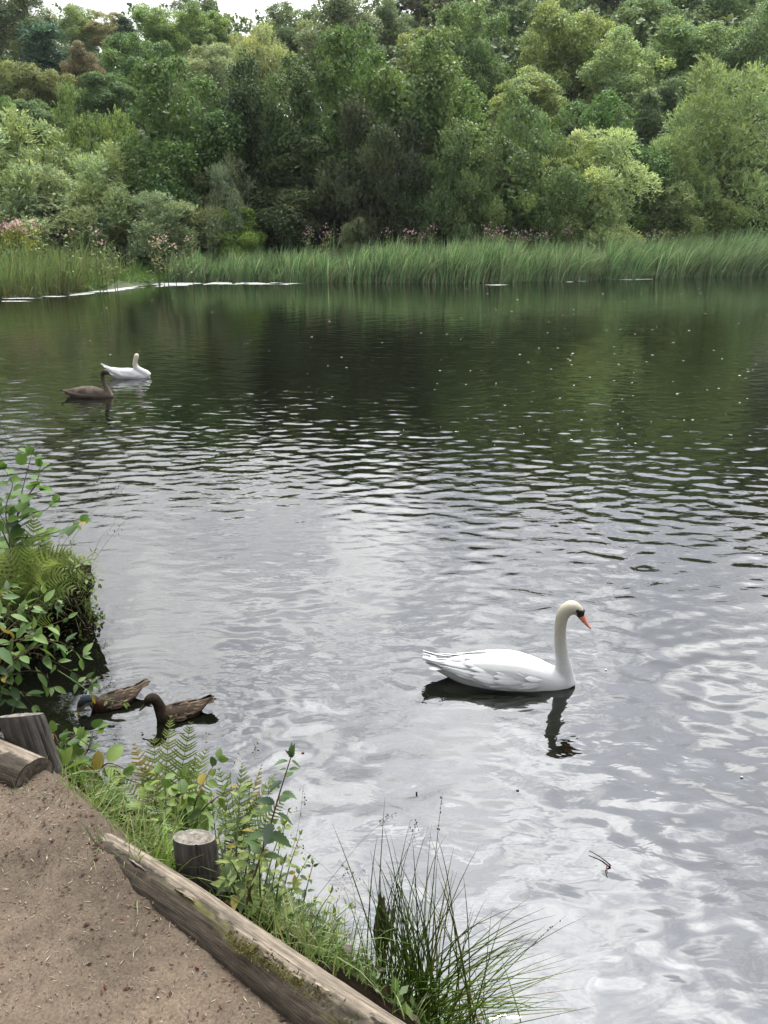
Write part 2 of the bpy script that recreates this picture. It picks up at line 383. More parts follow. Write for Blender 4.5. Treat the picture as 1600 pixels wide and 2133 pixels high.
litter('pebbles', 420, 8, .006, .018, .7, [(.22, .20, .18), (.14, .12, .11), (.30, .27, .24), (.08, .07, .06)], 2.0)
# ------------------------------------------------------------------ far shore and wooded hill
FSHORE = np.array([(-60, 30), (-30, 38), (-21, 41.6), (-18.4, 43.5), (-17.2, 46.5), (-17.2, 52), (-15, 58), (-10, 59), (-5, 57.5), (2, 56.5), (8, 57.5), (18, 63), (34, 70), (60, 80)])
def far_y(x): return np.interp(x, FSHORE[:, 0], FSHORE[:, 1])
def fshore_y(x):
    x = np.asarray(x, float)
    xs = np.array([-60, -30, -21, -18.2, -17.4, -17.0, -15.5, -10, -5, 2, 8, 18, 34, 60]); yy = np.array([30, 38, 41.4, 43.4, 46.5, 52, 57.2, 58.6, 57.3, 56.0, 56.6, 62, 70, 80])
    return np.interp(x, xs, yy)
def hill_z(x, y):
    x = np.asarray(x, float); y = np.asarray(y, float)
    d = y-fshore_y(x)
    z = .12+.9*sstep(1, 12, d)
    rise = 20+18*sstep(-12, 48, x)
    z = z+rise*np.clip((y-76)/62, 0, 1)**1.05+.12*np.clip(y-138, 0, 60)*.35
    return np.where(d < 0, np.maximum(-.6, d*.35), z)+.3*fbm(x*.1, y*.1)*sstep(3, 12, d)
hx, hy = np.meshgrid(np.linspace(-150, 170, 110), np.linspace(30, 230, 120), indexing='xy')
obj('hill', mesh_np('hill', np.stack([hx, hy, hill_z(hx, hy)], -1).reshape(-1, 3), grid_faces(120, 110), smooth=True), M_HILL, kind='structure',
    label='wooded hillside rising behind the far reed bed')

# ------------------------------------------------------------------ trees
STYLE = dict(          # leaf length, leaf width, leaves per sprig, sprig length, sprig spread, axis (outward, up, random), lobe size, lobe count factor
    broad=(.235, .17, 7, .30, .22, (.8, .35, .9), (.18, .36), 1.15),
    oak=(.29, .215, 8, .34, .27, (.7, .45, .9), (.18, .34), 1.1),
    willow=(.32, .085, 9, .65, .12, (.8, .55, .5), (.17, .33), 1.3),
    droop=(.33, .085, 9, .75, .11, (.75, .05, .45), (.17, .33), 1.3),
    plume=(.23, .12, 10, .80, .09, (.28, 1.0, .22), (.15, .28), 1.5),
    conifer=(.34, .16, 10, .9, .16, (1.0, -.18, .3), (.16, .26), 1.5),
)
def make_crown(rg, c, r, n, style, col, yellow=.25, gap=0.0):
    ll, lw, per, sl_, sw, ax, lob, lf = STYLE[style]
    mr = float(np.mean(r)); scale = 1.0
    nl = int(np.clip(9+7.5*mr*lf, 12, 130))
    d = unit(rg.normal(size=(nl*3, 3))); d = d[d[:, 2] > -.92][:nl]; nl = len(d)
    rad = rg.uniform(.55, .93, nl)
    bump = 1+.13*vnoise(d[:, 0]*2.1+c[0], d[:, 1]*2.1+c[1], d[:, 2]*2.1)
    lr = mr*rg.uniform(*lob, nl)*np.where(rg.uniform(size=nl) < .3, .65, 1.0)
    big = unit(rg.normal(size=(11, 3))+np.array((0, 0, .25))); near = big[np.argmax(d@big.T, 1)]; d = unit(d+.75*near*rg.uniform(.3, 1, (nl, 1))); rad = rad*np.where(np.sum(d*near, 1) > .93, 1.06, .92)
    lc = d*np.array(r)*(rad*bump)[:, None]; lc[:, :2] *= (1+.45*np.clip(-d[:, 2], 0, 1)**1.5)[:, None]
    if style == 'conifer':
        tz = rg.uniform(-1, 1, nl); lc[:, 2] = tz*r[2]*.95; k = (1-(tz+1)/2)**.8*.8+.08
        ang = rg.uniform(0, 6.28, nl); q = np.sqrt(rg.uniform(.3, 1, nl)); lc[:, 0] = np.cos(ang)*r[0]*k*q; lc[:, 1] = np.sin(ang)*r[1]*k*q; lr = lr*.8
    nsp = max(40, n//per)
    pk = lr**2; li = rg.choice(nl, nsp, p=pk/pk.sum())
    out = unit(lc/np.array(r))
    ld = unit(rg.normal(size=(nsp, 3))+.65*out[li]+np.array((0, 0, .62)))
    sh = np.where(rg.uniform(size=nsp) < .82, rg.uniform(.78, 1.06, nsp), rg.uniform(.2, .8, nsp))
    base = lc[li]+ld*(lr[li]*sh)[:, None]*np.array((1, 1, .82))
    inner = rg.uniform(size=nsp) < .10
    base[inner] *= rg.uniform(.2, .75, (inner.sum(), 1))
    axis = unit(ax[0]*ld+np.array((0, 0, ax[1]))+ax[2]*unit(rg.normal(size=(nsp, 3))))
    sc = rg.uniform(.7, 1.3, nsp)
    si = np.repeat(np.arange(nsp), per); m = len(si); tpos = np.tile((np.arange(per)+.5)/per, nsp)
    p_ = base[si]+axis[si]*(tpos*sl_*sc[si])[:, None]+rg.normal(size=(m, 3))*(sw*(1.15-.8*tpos))[:, None]
    if style == 'droop': p_[:, 2] -= (tpos**2*.45)
    la = unit(axis[si]*(1.0 if style not in ('broad', 'oak') else .25)+rg.normal(size=(m, 3))*.45)
    nn = unit(1.5*ld[si]+np.array((0, 0, .7))+.5*rg.normal(size=(m, 3)))
    lb = unit(np.cross(nn, la)); s_ = rg.uniform(.65, 1.25, m)*scale
    a = la*(ll*.5*s_)[:, None]; b = lb*(lw*.5*s_)[:, None]
    core = max(30, n//14); ci = rg.integers(0, m, core)      # deep foliage that closes the middle of the crown
    p_[ci] = unit(rg.normal(size=(core, 3)))*(rg.uniform(0, 1, core)**.45*.60)[:, None]*np.array(r); a[ci] *= 1.5; b[ci] *= 2.4
    k_ = np.array((np.percentile(np.abs(p_[:, 0]), 98.5)/r[0], np.percentile(np.abs(p_[:, 1]), 98.5)/r[1], np.percentile(p_[:, 2], 99.4)/r[2])); p_ /= k_
    V = np.stack([p_-a, p_+b, p_+a, p_-b], 1)+np.asarray(c)
    lt = rg.normal(0, .10, nl)[li][si]; ft = rg.normal(0, .20, m)
    yv = np.clip(rg.normal(0, 1, nl)[li][si]*.5+rg.normal(0, .6, m), -1.2, 2)[:, None]*yellow
    cc = np.asarray(col)[None]*(1+lt+ft)[:, None]*(1+yv*np.array((.55, .25, -.25)))
    cc = np.clip(cc, .004, 3)
    return V.reshape(-1, 3), np.arange(m*4).reshape(-1, 4), np.repeat(cc, 4, 0)
def make_trunk(rg, foot, c, r, thick, bare=0):
    """tapered trunk with limbs reaching into the crown"""
    bag = Bag(); foot = np.asarray(foot, float); c = np.asarray(c, float)
    top = c+np.array((0, 0, r[2]*.55))
    mid = (foot+top)/2+np.array((rg.normal(0, r[0]*.10), rg.normal(0, .3), 0))
    P = catmull([foot, mid, top], 9); bag.add(*tube(P, np.linspace(thick, thick*.25, 9), 7))
    for k in range(7+bare):
        i = rg.integers(2, 7); d = unit(rg.normal(size=3)*np.array((1, 1, .4))+np.array((0, -.2, .5)))
        e = P[i]+d*np.array(r)*rg.uniform(.5, .85); Q = catmull([P[i], (P[i]+e)/2+rg.normal(size=3)*.25+np.array((0, 0, .2)), e], 6)
        bag.add(*tube(Q, np.linspace(thick*.42, thick*.09, 6), 5))
        for _ in range(2):
            j = rg.integers(2, 5); e2 = Q[j]+unit(rg.normal(size=3)+d)*rg.uniform(.6, 1.6); bag.add(*tube(np.array([Q[j], (Q[j]+e2)/2+rg.normal(size=3)*.1, e2]), [thick*.16, thick*.1, thick*.04], 4))
    return bag.mesh('trunk', True)
_SHAPES = {}
ARCH = dict(broad=((4.6, 4.4, 6.6), 42000, 3), oak=((6.0, 5.5, 7.0), 36000, 4), willow=((3.6, 3.6, 5.2), 30000, 3), droop=((4.4, 4.2, 6.0), 36000, 2), plume=((3.8, 3.8, 5.6), 32000, 3), conifer=((3.6, 3.6, 6.5), 14000, 2))
def crown_shape(style, k):
    """a few crowns of each habit, shared by the trees of that habit"""
    r0, n, m = ARCH[style]; k = k % m
    if (style, k) not in _SHAPES:
        V, F, C = make_crown(np.random.default_rng(900+k*7+len(style)), (0, 0, 0), np.array(r0), n, style, (1, 1, 1), .28)
        _SHAPES[style, k] = mesh_np(style+'_crown', V, F, C)
    return _SHAPES[style, k], np.array(r0)
def tree(name, label, cat, cx, top, bot, hw, Y, style, col, seed, dens=1.0, group=None, bark=M_BARK, yellow=.25, bare=0, depth_r=None, front=9.5):
    """crown outline given by its centre column, top and bottom rows and half width in the photograph, standing at distance Y"""
    if Y < 78: bot = max(bot, 560)
    bot += 12; col = tuple((2.0 if Y < 78 else 3.1)*v*k_ for v, k_ in zip(col, (1.06, 1.0, 1.0))); Y = max(Y, float(fshore_y((cx-800)/FOC*Y*1.0))+front) if Y < 78 else Y  # hillside leaves coloured lighter than the front ones, standing in for haze
    rg = np.random.default_rng(seed)
    pt, pb = at_y(cx, top, Y), at_y(cx, bot, Y)
    zc = (pt[2]+pb[2])/2; rz = (pt[2]-pb[2])/2
    c = np.array((pt[0], Y, zc)); rx = hw*(1.16 if Y < 78 else 1.10)/FOC*depth(c)
    r = np.array((rx, depth_r or min(rx*1.0, 5.5), rz))*.97
    foot = np.array((c[0]+rg.normal(0, .2), Y, float(hill_z(c[0], Y))-.1))
    
    root = empty(name, foot, 0, label, cat, group)
    me, r0 = crown_shape(style, seed)
    o = obj('crown', me, M_TREE, root); o.location = c-foot; o.scale = r/r0
    o.rotation_euler = (0, 0, rg.choice([0, math.pi])+rg.uniform(-.3, .3))
    o.color = col+(1,)
    tm = make_trunk(rg, (0, 0, -.2), c-foot, r, max(.10, min(.32, .035*(zc+rz-foot[2]))), bare)
    obj('trunk', tm, bark, root)
    return root
DK, MID, FRESH, YG = (.030, .052, .018), (.048, .082, .024), (.062, .115, .026), (.085, .115, .030)
SILV, SILV2, PALE, OLIVE, DOLIVE = (.140, .182, .082), (.126, .164, .086), (.160, .208, .094), (.070, .090, .030), (.038, .055, .022)
OAK, OAKP, OAKY, COPPER, SPRUCE, GREYOL = (.050, .080, .026), (.080, .112, .046), (.078, .102, .034), (.062, .056, .030), (.022, .042, .026), (.062, .080, .040)
TREES = [
 # name, label, category, cx, top, bottom, half width, Y, style, colour, kwargs
 ('willow_tree', 'tall grey green willow at the left edge behind the pink balsam', 'tree', 20, 232, 520, 125, 64, 'willow', SILV, {}),
 ('willow_tree', 'rounded yellow green willow standing above the grey willow thicket', 'tree', 172, 196, 420, 84, 72, 'plume', (.085, .125, .036), {}),
 ('willow_bush', 'silvery willow bush with soft crown right of the left edge willow', 'bush', 110, 350, 530, 105, 61.5, 'willow', SILV2, {}),
 ('willow_bush', 'silvery willow bush in front of the yellow green rounded willow', 'bush', 225, 300, 525, 85, 62.5, 'willow', SILV, {}),
 ('willow_bush', 'grey leaved willow bush below the dark alder with the bright top', 'bush', 310, 395, 525, 80, 60.8, 'willow', SILV2, dict(front=7.5)),
 ('willow_bush', 'thin grey willow bush with upright shoots against the dark alder', 'bush', 405, 355, 525, 75, 61.2, 'willow', (.120, .150, .080), dict(front=7.5)),
 ('willow_bush', 'sparse grey willow bush with one tall shoot beside the bright green bush', 'bush', 475, 320, 520, 52, 61.8, 'willow', (.110, .140, .078), dict(front=7.0)),
 ('alder_tree', 'tall dark alder with bright green top left of the thicket of trunks', 'tree', 350, 128, 500, 112, 66, 'broad', (.044, .080, .022), dict(front=9.0)),
 ('alder_tree', 'dark alder with visible stems beside the bright topped alder', 'tree', 490, 135, 500, 85, 69, 'broad', (.026, .044, .016), dict(bare=6, front=12.0)),
 ('alder_tree', 'dark alder between two taller alders in the middle of the bank', 'tree', 592, 132, 500, 88, 67.5, 'broad', (.036, .060, .020), dict(bare=5, front=11.0)),
 ('alder_tree', 'tallest alder on the far bank with fresh green crown', 'tree', 728, 62, 480, 105, 71, 'broad', (.050, .090, .024), dict(front=13.0)),
 ('alder_tree', 'broad alder with feathery lit top right of the tallest alder', 'tree', 858, 85, 480, 112, 70, 'broad', (.064, .100, .030), dict(front=12.5)),
 ('alder_tree', 'rounded alder sloping down right of the broad feathery topped alder', 'tree', 985, 170, 470, 100, 71.5, 'broad', (.060, .100, .030), dict(front=12.0)),
 ('willow_tree', 'low dark olive willow at the foot of the middle alders', 'tree', 630, 290, 510, 112, 62.5, 'broad', DOLIVE, {}),
 ('willow_tree', 'dark willow with upright plumes below the tallest alder', 'tree', 765, 215, 510, 98, 63.5, 'plume', (.030, .042, .020), {}),
 ('sallow_tree', 'rounded olive sallow with upright shoots in the middle of the far bank', 'tree', 945, 275, 505, 88, 61, 'plume', (.046, .072, .026), dict(front=7.8)),
 ('sallow_tree', 'yellow green sallow with upright shoots left of the pale willow', 'tree', 1085, 240, 505, 112, 63.5, 'plume', (.056, .088, .030), dict(yellow=.4)),
 ('ash_tree', 'fresh green tree with ragged top behind the yellow green sallow', 'tree', 1105, 190, 420, 70, 76, 'broad', (.065, .105, .032), {}),
 ('alder_tree', 'round fresh green alder behind the pale willow', 'tree', 1285, 195, 440, 95, 76, 'broad', (.046, .090, .026), dict(yellow=.4)),
 ('willow_tree', 'pale silvery willow with fine foliage leaning right over the reeds', 'tree', 1240, 268, 515, 102, 63, 'droop', PALE, dict(front=8.2)),
 ('willow_tree', 'big pale green willow filling the right edge', 'tree', 1535, 135, 500, 128, 73, 'droop', (.115, .160, .064), dict(dens=1.1)),
 ('willow_tree', 'small pale willow with a bare forked branch beside the big right willow', 'tree', 1415, 285, 490, 72, 70, 'droop', (.105, .150, .060), dict(bare=5, bark=M_PALEBARK)),
 ('willow_bush', 'low green willow bush with upright shoots in front of the big right willow', 'bush', 1488, 398, 505, 68, 67, 'plume', (.085, .120, .040), dict(front=7.5)),
 ('willow_bush', 'low spreading willow bush between the pale willow and the forked willow', 'bush', 1385, 388, 505, 62, 66, 'broad', (.082, .112, .040), dict(front=7.5)),
 ('alder_tree', 'dark shaded alder under the big willow at the right edge', 'tree', 1595, 330, 510, 62, 70, 'broad', (.036, .054, .020), {}),
 ('alder_bush', 'bright yellow green alder bush just behind the reeds', 'bush', 500, 432, 525, 46, 59.8, 'broad', (.105, .165, .034), dict(front=5.6)),
 ('willow_sapling', 'small grey green sapling in front of the dark middle trees', 'bush', 745, 455, 520, 36, 59.5, 'willow', (.090, .120, .065), dict(front=5.8)),
 # on the hillside, far
 ('spruce_tree', 'dark blue green spruce below the sky at upper left', 'tree', 85, 48, 210, 75, 108, 'conifer', SPRUCE, dict(dens=1.4)),
 ('oak_tree', 'dull green oak cut by the top left corner', 'tree', 15, -40, 130, 80, 118, 'oak', GREYOL, {}),
 ('ash_tree', 'light green tree with sky showing through left of the dark yew', 'tree', 172, 8, 110, 52, 128, 'broad', (.075, .105, .042), dict(dens=.9)),
 ('yew_tree', 'small dark yew standing out below the skyline', 'tree', 258, 36, 90, 24, 112, 'conifer', (.018, .032, .020), dict(dens=2)),
 ('hazel_tree', 'brownish thin topped tree on the skyline behind the small yew', 'tree', 232, 26, 110, 44, 125, 'broad', (.085, .085, .040), dict(dens=.8)),
 ('oak_tree', 'dark domed oak right of the copper coloured tree', 'tree', 285, 72, 220, 72, 98, 'oak', (.040, .070, .022), {}),
 ('oak_tree', 'low dark oak in the hollow below the copper coloured tree', 'tree', 215, 150, 250, 60, 90, 'oak', (.034, .058, .020), {}),
 ('beech_tree', 'copper brown tree between the spruce and the domed oak', 'tree', 170, 90, 200, 38, 101, 'oak', COPPER, dict(dens=1.2, yellow=.1)),
 ('oak_tree', 'olive tree with golden top below the spruce', 'tree', 98, 140, 250, 50, 93, 'oak', (.066, .076, .028), dict(yellow=.35)),
 ('oak_tree', 'olive tree with golden top at the left edge', 'tree', 25, 133, 250, 55, 92, 'oak', (.064, .078, .028), dict(yellow=.35)),
 ('alder_tree', 'small dark green tree in front of the olive trees at left', 'tree', 55, 205, 300, 48, 83, 'oak', (.044, .070, .028), {}),
 ('alder_tree', 'small green tree at the left edge above the grey willow', 'tree', 0, 205, 310, 40, 80, 'broad', (.050, .085, .026), {}),
 ('lime_tree', 'light green tree on the skyline right of the small yew', 'tree', 335, 14, 130, 58, 120, 'oak', (.072, .108, .034), {}),
 ('oak_tree', 'darker oak highest on the left skyline', 'tree', 405, -8, 100, 52, 128, 'oak', (.048, .068, .028), {}),
 ('oak_tree', 'domed green oak below the highest oak of the left skyline', 'tree', 430, 14, 120, 55, 116, 'oak', (.058, .088, .028), {}),
 ('poplar_tree', 'tall pale olive poplar with feathery top behind the alders', 'tree', 545, 48, 260, 62, 92, 'plume', (.100, .118, .052), dict(dens=1.2)),
 ('willow_tree', 'grey green willow in front of the pale olive poplar', 'tree', 430, 92, 230, 70, 88, 'droop', (.080, .100, .054), {}),
 ('oak_tree', 'grey green oak on the skyline right of the poplar', 'tree', 605, 6, 160, 60, 122, 'oak', (.060, .084, .036), {}),
 ('oak_tree', 'large grey olive oak touching the last patch of sky', 'tree', 710, -12, 170, 82, 118, 'oak', GREYOL, {}),
 ('oak_tree', 'dull green oak between the grey olive oak and the golden maple', 'tree', 815, 5, 150, 60, 124, 'oak', (.058, .078, .036), {}),
 ('maple_tree', 'golden green maple above the broad alder', 'tree', 890, 52, 200, 56, 104, 'oak', (.080, .098, .034), dict(yellow=.35)),
 ('oak_tree', 'big green oak with dark hollows right of the golden maple', 'tree', 985, 8, 230, 78, 102, 'oak', OAK, {}),
 ('oak_tree', 'russet tinged oak at the top above the golden maple', 'tree', 905, -50, 60, 75, 140, 'oak', (.070, .070, .038), {}),
 ('oak_tree', 'flat topped olive oak above the fresh green ragged tree', 'tree', 1105, 136, 290, 80, 88, 'oak', (.076, .098, .034), {}),
 ('oak_tree', 'large oak with light yellow green top in the upper middle', 'tree', 1185, 18, 230, 90, 102, 'oak', OAKY, {}),
 ('oak_tree', 'oak touching the top edge left of the light topped oak', 'tree', 1065, -40, 130, 70, 125, 'oak', (.052, .076, .032), {}),
 ('oak_tree', 'pale oak with bare grey limbs showing above the round alder', 'tree', 1310, 72, 270, 85, 94, 'oak', OAKP, dict(bare=8, bark=M_PALEBARK)),
 ('oak_tree', 'deep green oak above the pale oak with bare limbs', 'tree', 1350, -30, 150, 78, 112, 'oak', (.058, .088, .034), {}),
 ('oak_tree', 'wide oak with many rounded clumps above the big right willow', 'tree', 1450, 45, 220, 92, 100, 'oak', (.062, .094, .036), {}),
 ('oak_tree', 'tall oak cut by the top edge above the wide clumped oak', 'tree', 1510, -80, 110, 95, 118, 'oak', (.064, .094, .040), {}),
 ('oak_tree', 'dark green oak at the right edge behind the big willow', 'tree', 1600, 15, 260, 78, 98, 'oak', (.050, .078, .032), {}),
 ('oak_tree', 'shaded oak in the dark gap left of the big right willow', 'tree', 1400, 170, 330, 62, 88, 'oak', (.036, .054, .024), {}),
 ('oak_tree', 'small oak crown at the top edge right of the light topped oak', 'tree', 1262, -55, 60, 60, 128, 'oak', (.052, .072, .034), {}),
 ('larch_tree', 'dark twiggy tree leaning in the gap below the bare limbed oak', 'tree', 1352, 190, 330, 40, 84, 'conifer', (.040, .058, .028), dict(bare=5)),
]
for i, (nm, lab, cat, cx, tp, bt, hw, Y, st, colr, kw) in enumerate(TREES):
    tree(nm, lab, cat, cx, tp, bt, hw, Y, st, colr, 100+i, group='trees and bushes on the far bank' if Y < 78 else 'trees on the wooded hillside', **kw)
# the wood behind and beyond the frame, seen only as a mass (and in the water)
rg = np.random.default_rng(77); wb = Bag()
SKYX, SKYY = [-400, 0, 60, 110, 300, 420, 520, 640, 700, 800, 1000, 1300, 1600, 2200], [-50, -40, -30, 18, 14, -18, 2, -18, -45, -70, -120, -160, -190, -190]
for x_ in np.arange(-105, 125, 7.5):
    for y_, drop in ((106, 150), (124, 75), (142, 30), (160, 0)):
        xx = x_+rg.uniform(-3, 3); yy = y_+rg.uniform(-5, 5)
        z = float(hill_z(xx, yy)); fx = 800+xx/(yy*CP)*FOC
        top = at_y(fx, np.interp(fx, SKYX, SKYY)+drop+rg.uniform(-4, 24), yy)[2]
        h_ = float(np.clip(top-z, 5, 20)); inview = abs(xx) < yy*.53
        if y_ < 120 and inview and h_ < 6: continue
        V, F, C = make_crown(rg, (0, 0, 0), np.array((5.4, 5, h_*.58)), 1900 if inview else 600, 'oak', np.array((.12, .165, .066))*rg.uniform(.75, 1.25))
        Q = V.reshape(-1, 4, 3); V = ((Q-Q.mean(1, keepdims=True))*(2.3 if inview else 3.0)+Q.mean(1, keepdims=True)).reshape(-1, 3)
        wb.add(V+np.array((xx, yy, z+h_*.42)), F, C)
obj('woodland', wb.mesh('woodland'), M_TREE, kind='stuff', label='far oak wood closing the hillside and its top')
# undergrowth under the trees
def leaf_scatter(P, size, wrat, cols, rg, up=.6):
    n = len(P); la = unit(rg.normal(size=(n, 3))+np.array((0, 0, up))); nn = unit(rg.normal(size=(n, 3))+np.array((0, -.3, .7))); lb = unit(np.cross(nn, la))
    s = rg.uniform(.6, 1.3, n)[:, None]*np.broadcast_to(size, (n,))[:, None]/2
    V = np.stack([P-la*s, P+lb*s*wrat, P+la*s, P-lb*s*wrat], 1).reshape(-1, 3)
    cc = np.array(cols)[rg.integers(0, len(cols), n)]*(1+rg.normal(0, .2, (n, 1)))
    return V, np.arange(4*n).reshape(-1, 4), np.repeat(np.clip(cc, .004, 1), 4, 0)
rg = np.random.default_rng(78); n = 30000
yy = rg.uniform(0, 1, n)**1.4*45+.5; xx = rg.uniform(-52, 58, n); yy = fshore_y(xx)+5+yy
zz = hill_z(xx, yy)+rg.uniform(0, 1, n)**1.5*(1.1+1.1*sstep(-.2, .6, fbm(xx*.25, yy*.25)))
bag = Bag(); bag.add(*leaf_scatter(np.stack([xx, yy, zz], 1), .34, .5, [(.06, .095, .03), (.085, .13, .04), (.045, .07, .026)], rg))
obj('undergrowth', bag.mesh('undergrowth'), M_TREE, kind='stuff', label='tangled undergrowth on the ground below the far trees')

# ------------------------------------------------------------------ reeds
def blades(rg, base, H, lean, wid, cols, nseg=3, curve=1.0):
    """many tapering blades: base points, heights, lean vectors, widths, one colour per blade"""
    n = len(base); t = np.linspace(0, 1, nseg+1)
    face = rg.uniform(0, math.pi, n); sd = np.stack([np.cos(face), np.sin(face)*.6, 0*face], 1)
    up = np.array((0, 0, 1.0))
    P = base[:, None]+up*(H[:, None]*t[None])[..., None]*(1-.0*t)[None, :, None]+lean[:, None]*(t[None, :, None]**(1.6*curve))
    drop = np.linalg.norm(lean, axis=1)[:, None]*t[None]**3*.55; P[..., 2] -= drop
    wv = wid[:, None]*np.array([.8]+[1]*(nseg-1)+[.06])[None]*(1-.45*t)[None]
    L, Rr = P-sd[:, None]*wv[..., None]/2, P+sd[:, None]*wv[..., None]/2
    V = np.stack([L, Rr], 2).reshape(n, -1, 3); m = 2*(nseg+1)
    f = np.concatenate([[[2*k, 2*k+1, 2*k+3, 2*k+2]] for k in range(nseg)])
    F = (np.arange(n)[:, None, None]*m+f[None]).reshape(-1, 4)
    return V.reshape(-1, 3), F, np.repeat(cols, m, 0)
rg = np.random.default_rng(21)
def reed_bed(name, label, n, xr, d0, d1, hfun, colset, wid, seed, dead=.06, leanx=.55):
    rg = np.random.default_rng(seed)
    x = rg.uniform(*xr, n); d = d0+rg.uniform(0, 1, n)**1.25*(d1-d0)*(1+.25*fbm(x*.3, 0*x+seed)); y = fshore_y(x)+d+.5*fbm(x*.6, x*0+3)
    clump = .5+.5*fbm(x*.5, y*.6, seed); z = np.maximum(hill_z(x, y)-.05, -.08)
    clump2 = .5+.5*vnoise(x*1.3, y*1.1, seed+2); H = hfun(x, y)*(.52+.42*clump+.42*clump2)*rg.uniform(.55, 1.2, n)
    gust = .5+.6*fbm(x*.28+4, y*.35)
    lean = np.stack([H*leanx*(.25+gust)*rg.uniform(.1, 1.0, n)+rg.normal(0, .38, n)+.55*vnoise(x*1.1+7, y), rg.normal(0, .30, n)-.08, 0*x], 1)
    cs = np.array(colset); c = cs[rg.integers(0, len(cs), n)]*(.60+.45*clump+.30*clump2)[:, None]*(1+rg.normal(0, .24, (n, 1)))
    thin = (clump2 < .30) & (rg.uniform(size=n) < .75); H[thin] *= .45
    dd = rg.uniform(size=n) < dead; c[dd] = np.array((.17, .13, .075))*rg.uniform(.5, 1.2, (dd.sum(), 1)); H[dd] *= .55
    V, F, C = blades(rg, np.stack([x, y, z], 1), H, lean, wid*rg.uniform(.6, 1.3, n), np.clip(c, .005, 1))
    return obj(name, mesh_np(name, V, F, C), M_REED, kind='stuff', label=label)
RC = [(.165, .28, .115), (.13, .23, .10), (.19, .29, .13), (.28, .36, .19), (.09, .17, .08), (.23, .25, .13)]
reed_bed('reed_bed', 'long green reed bed bent by the wind along the far waterline', 36000, (-15.5, 50), -.4, 5.2, lambda x, y: 2.1+.72*sstep(-8, 6, x)+.5*sstep(15, 35, x), RC, .080, 31)
reed_bed('reed_bed', 'darker reed clump standing out over the water at the left', 13000, (-40, -17.2), -.5, 7.5, lambda x, y: 2.3+.0*x, [(.10, .165, .052), (.13, .19, .065), (.17, .205, .08), (.14, .155, .065)], .055, 32, .16, .28)
reed_bed('meadow_grass', 'bright green grass in the notch behind the reeds at left', 9000, (-18.8, -9), .3, 11, lambda x, y: .85+.4*sstep(-15, -11, x), [(.10, .19, .03), (.085, .16, .03), (.12, .2, .045)], .05, 33, .02)
reed_bed('tall_reeds', 'taller reed blades sticking up behind the reed bed', 1500, (-8, 50), 4.0, 6.0, lambda x, y: 3.0+.4*sstep(15, 35, x), RC, .06, 34, .02, .4)
# pale scum along the waterline
def scum(name, pts_px, label, rag=.25, seed=0, cell=.12, thr=-.08):
    """a broken floating film: small cells kept inside an outline where a noise field is high enough"""
    pts = np.array([at_z(a, b, 0)[:2] for a, b in pts_px]); lo, hi = pts.min(0)-.2, pts.max(0)+.2
    nx_, ny_ = max(4, int((hi[0]-lo[0])/cell)), max(3, int((hi[1]-lo[1])/cell))
    X, Y = np.meshgrid(np.linspace(lo[0], hi[0], nx_), np.linspace(lo[1], hi[1], ny_), indexing='xy')
    X = X+cell*.4*vnoise(X*7, Y*7, seed); Y = Y+cell*.4*vnoise(X*7+5, Y*7, seed)
    F = grid_faces(ny_, nx_); V = np.stack([X.ravel(), Y.ravel(), .012+.012*vnoise(X.ravel()*3, Y.ravel()*3)], 1)
    cx_, cy_ = V[F].mean(1)[:, 0], V[F].mean(1)[:, 1]; cx_ = cx_+rag*fbm(cx_, cy_, seed); cy_ = cy_+rag*2*fbm(cx_+9, cy_, seed)
    ins = np.zeros(len(F), bool)
    for (ax, ay), (bx_, by_) in zip(pts, np.roll(pts, -1, 0)):
        ins ^= ((ay > cy_) != (by_ > cy_)) & (cx_ < ax+(cy_-ay)*(bx_-ax)/((by_-ay) if by_ != ay else 1e-9))
    F = F[ins & (fbm(cx_*1.1, cy_*.5, seed+3) > thr)]
    cc = np.tile(np.array((.27, .28, .265)), (len(V), 1))*(1+.25*fbm(V[:, 0]*2, V[:, 1]*2))[:, None]
    return obj(name, mesh_np(name, V, F, cc), M_SCUM, kind='stuff', label=label)
scum('scum', [(196, 606), (212, 589), (300, 588), (420, 587), (520, 588), (640, 590), (600, 593), (470, 592.5), (380, 595), (300, 599), (250, 606), (190, 613), (140, 616), (165, 611)], 'white scum floating in the still corner by the left reeds', seed=1)
for i, (a, b, c_) in enumerate([(1010, 1060, 594), (1178, 1196, 587.5), (1200, 1226, 586), (1270, 1365, 582.5), (1400, 1425, 578.5), (1450, 1466, 577), (1475, 1495, 575.5), (1500, 1530, 574.5), (1537, 1560, 573.5), (1568, 1588, 573), (0, 70, 628), (0, 90, 622), (80, 140, 618)]):
    scum('scum_patch', [(a, c_), ((a+b)/2, c_-1.0), (b, c_-.5), ((a+b)/2, c_+1.1)], 'thin white scum patch at the foot of the reeds', rag=.1, seed=i+3, cell=.09, thr=-.5)

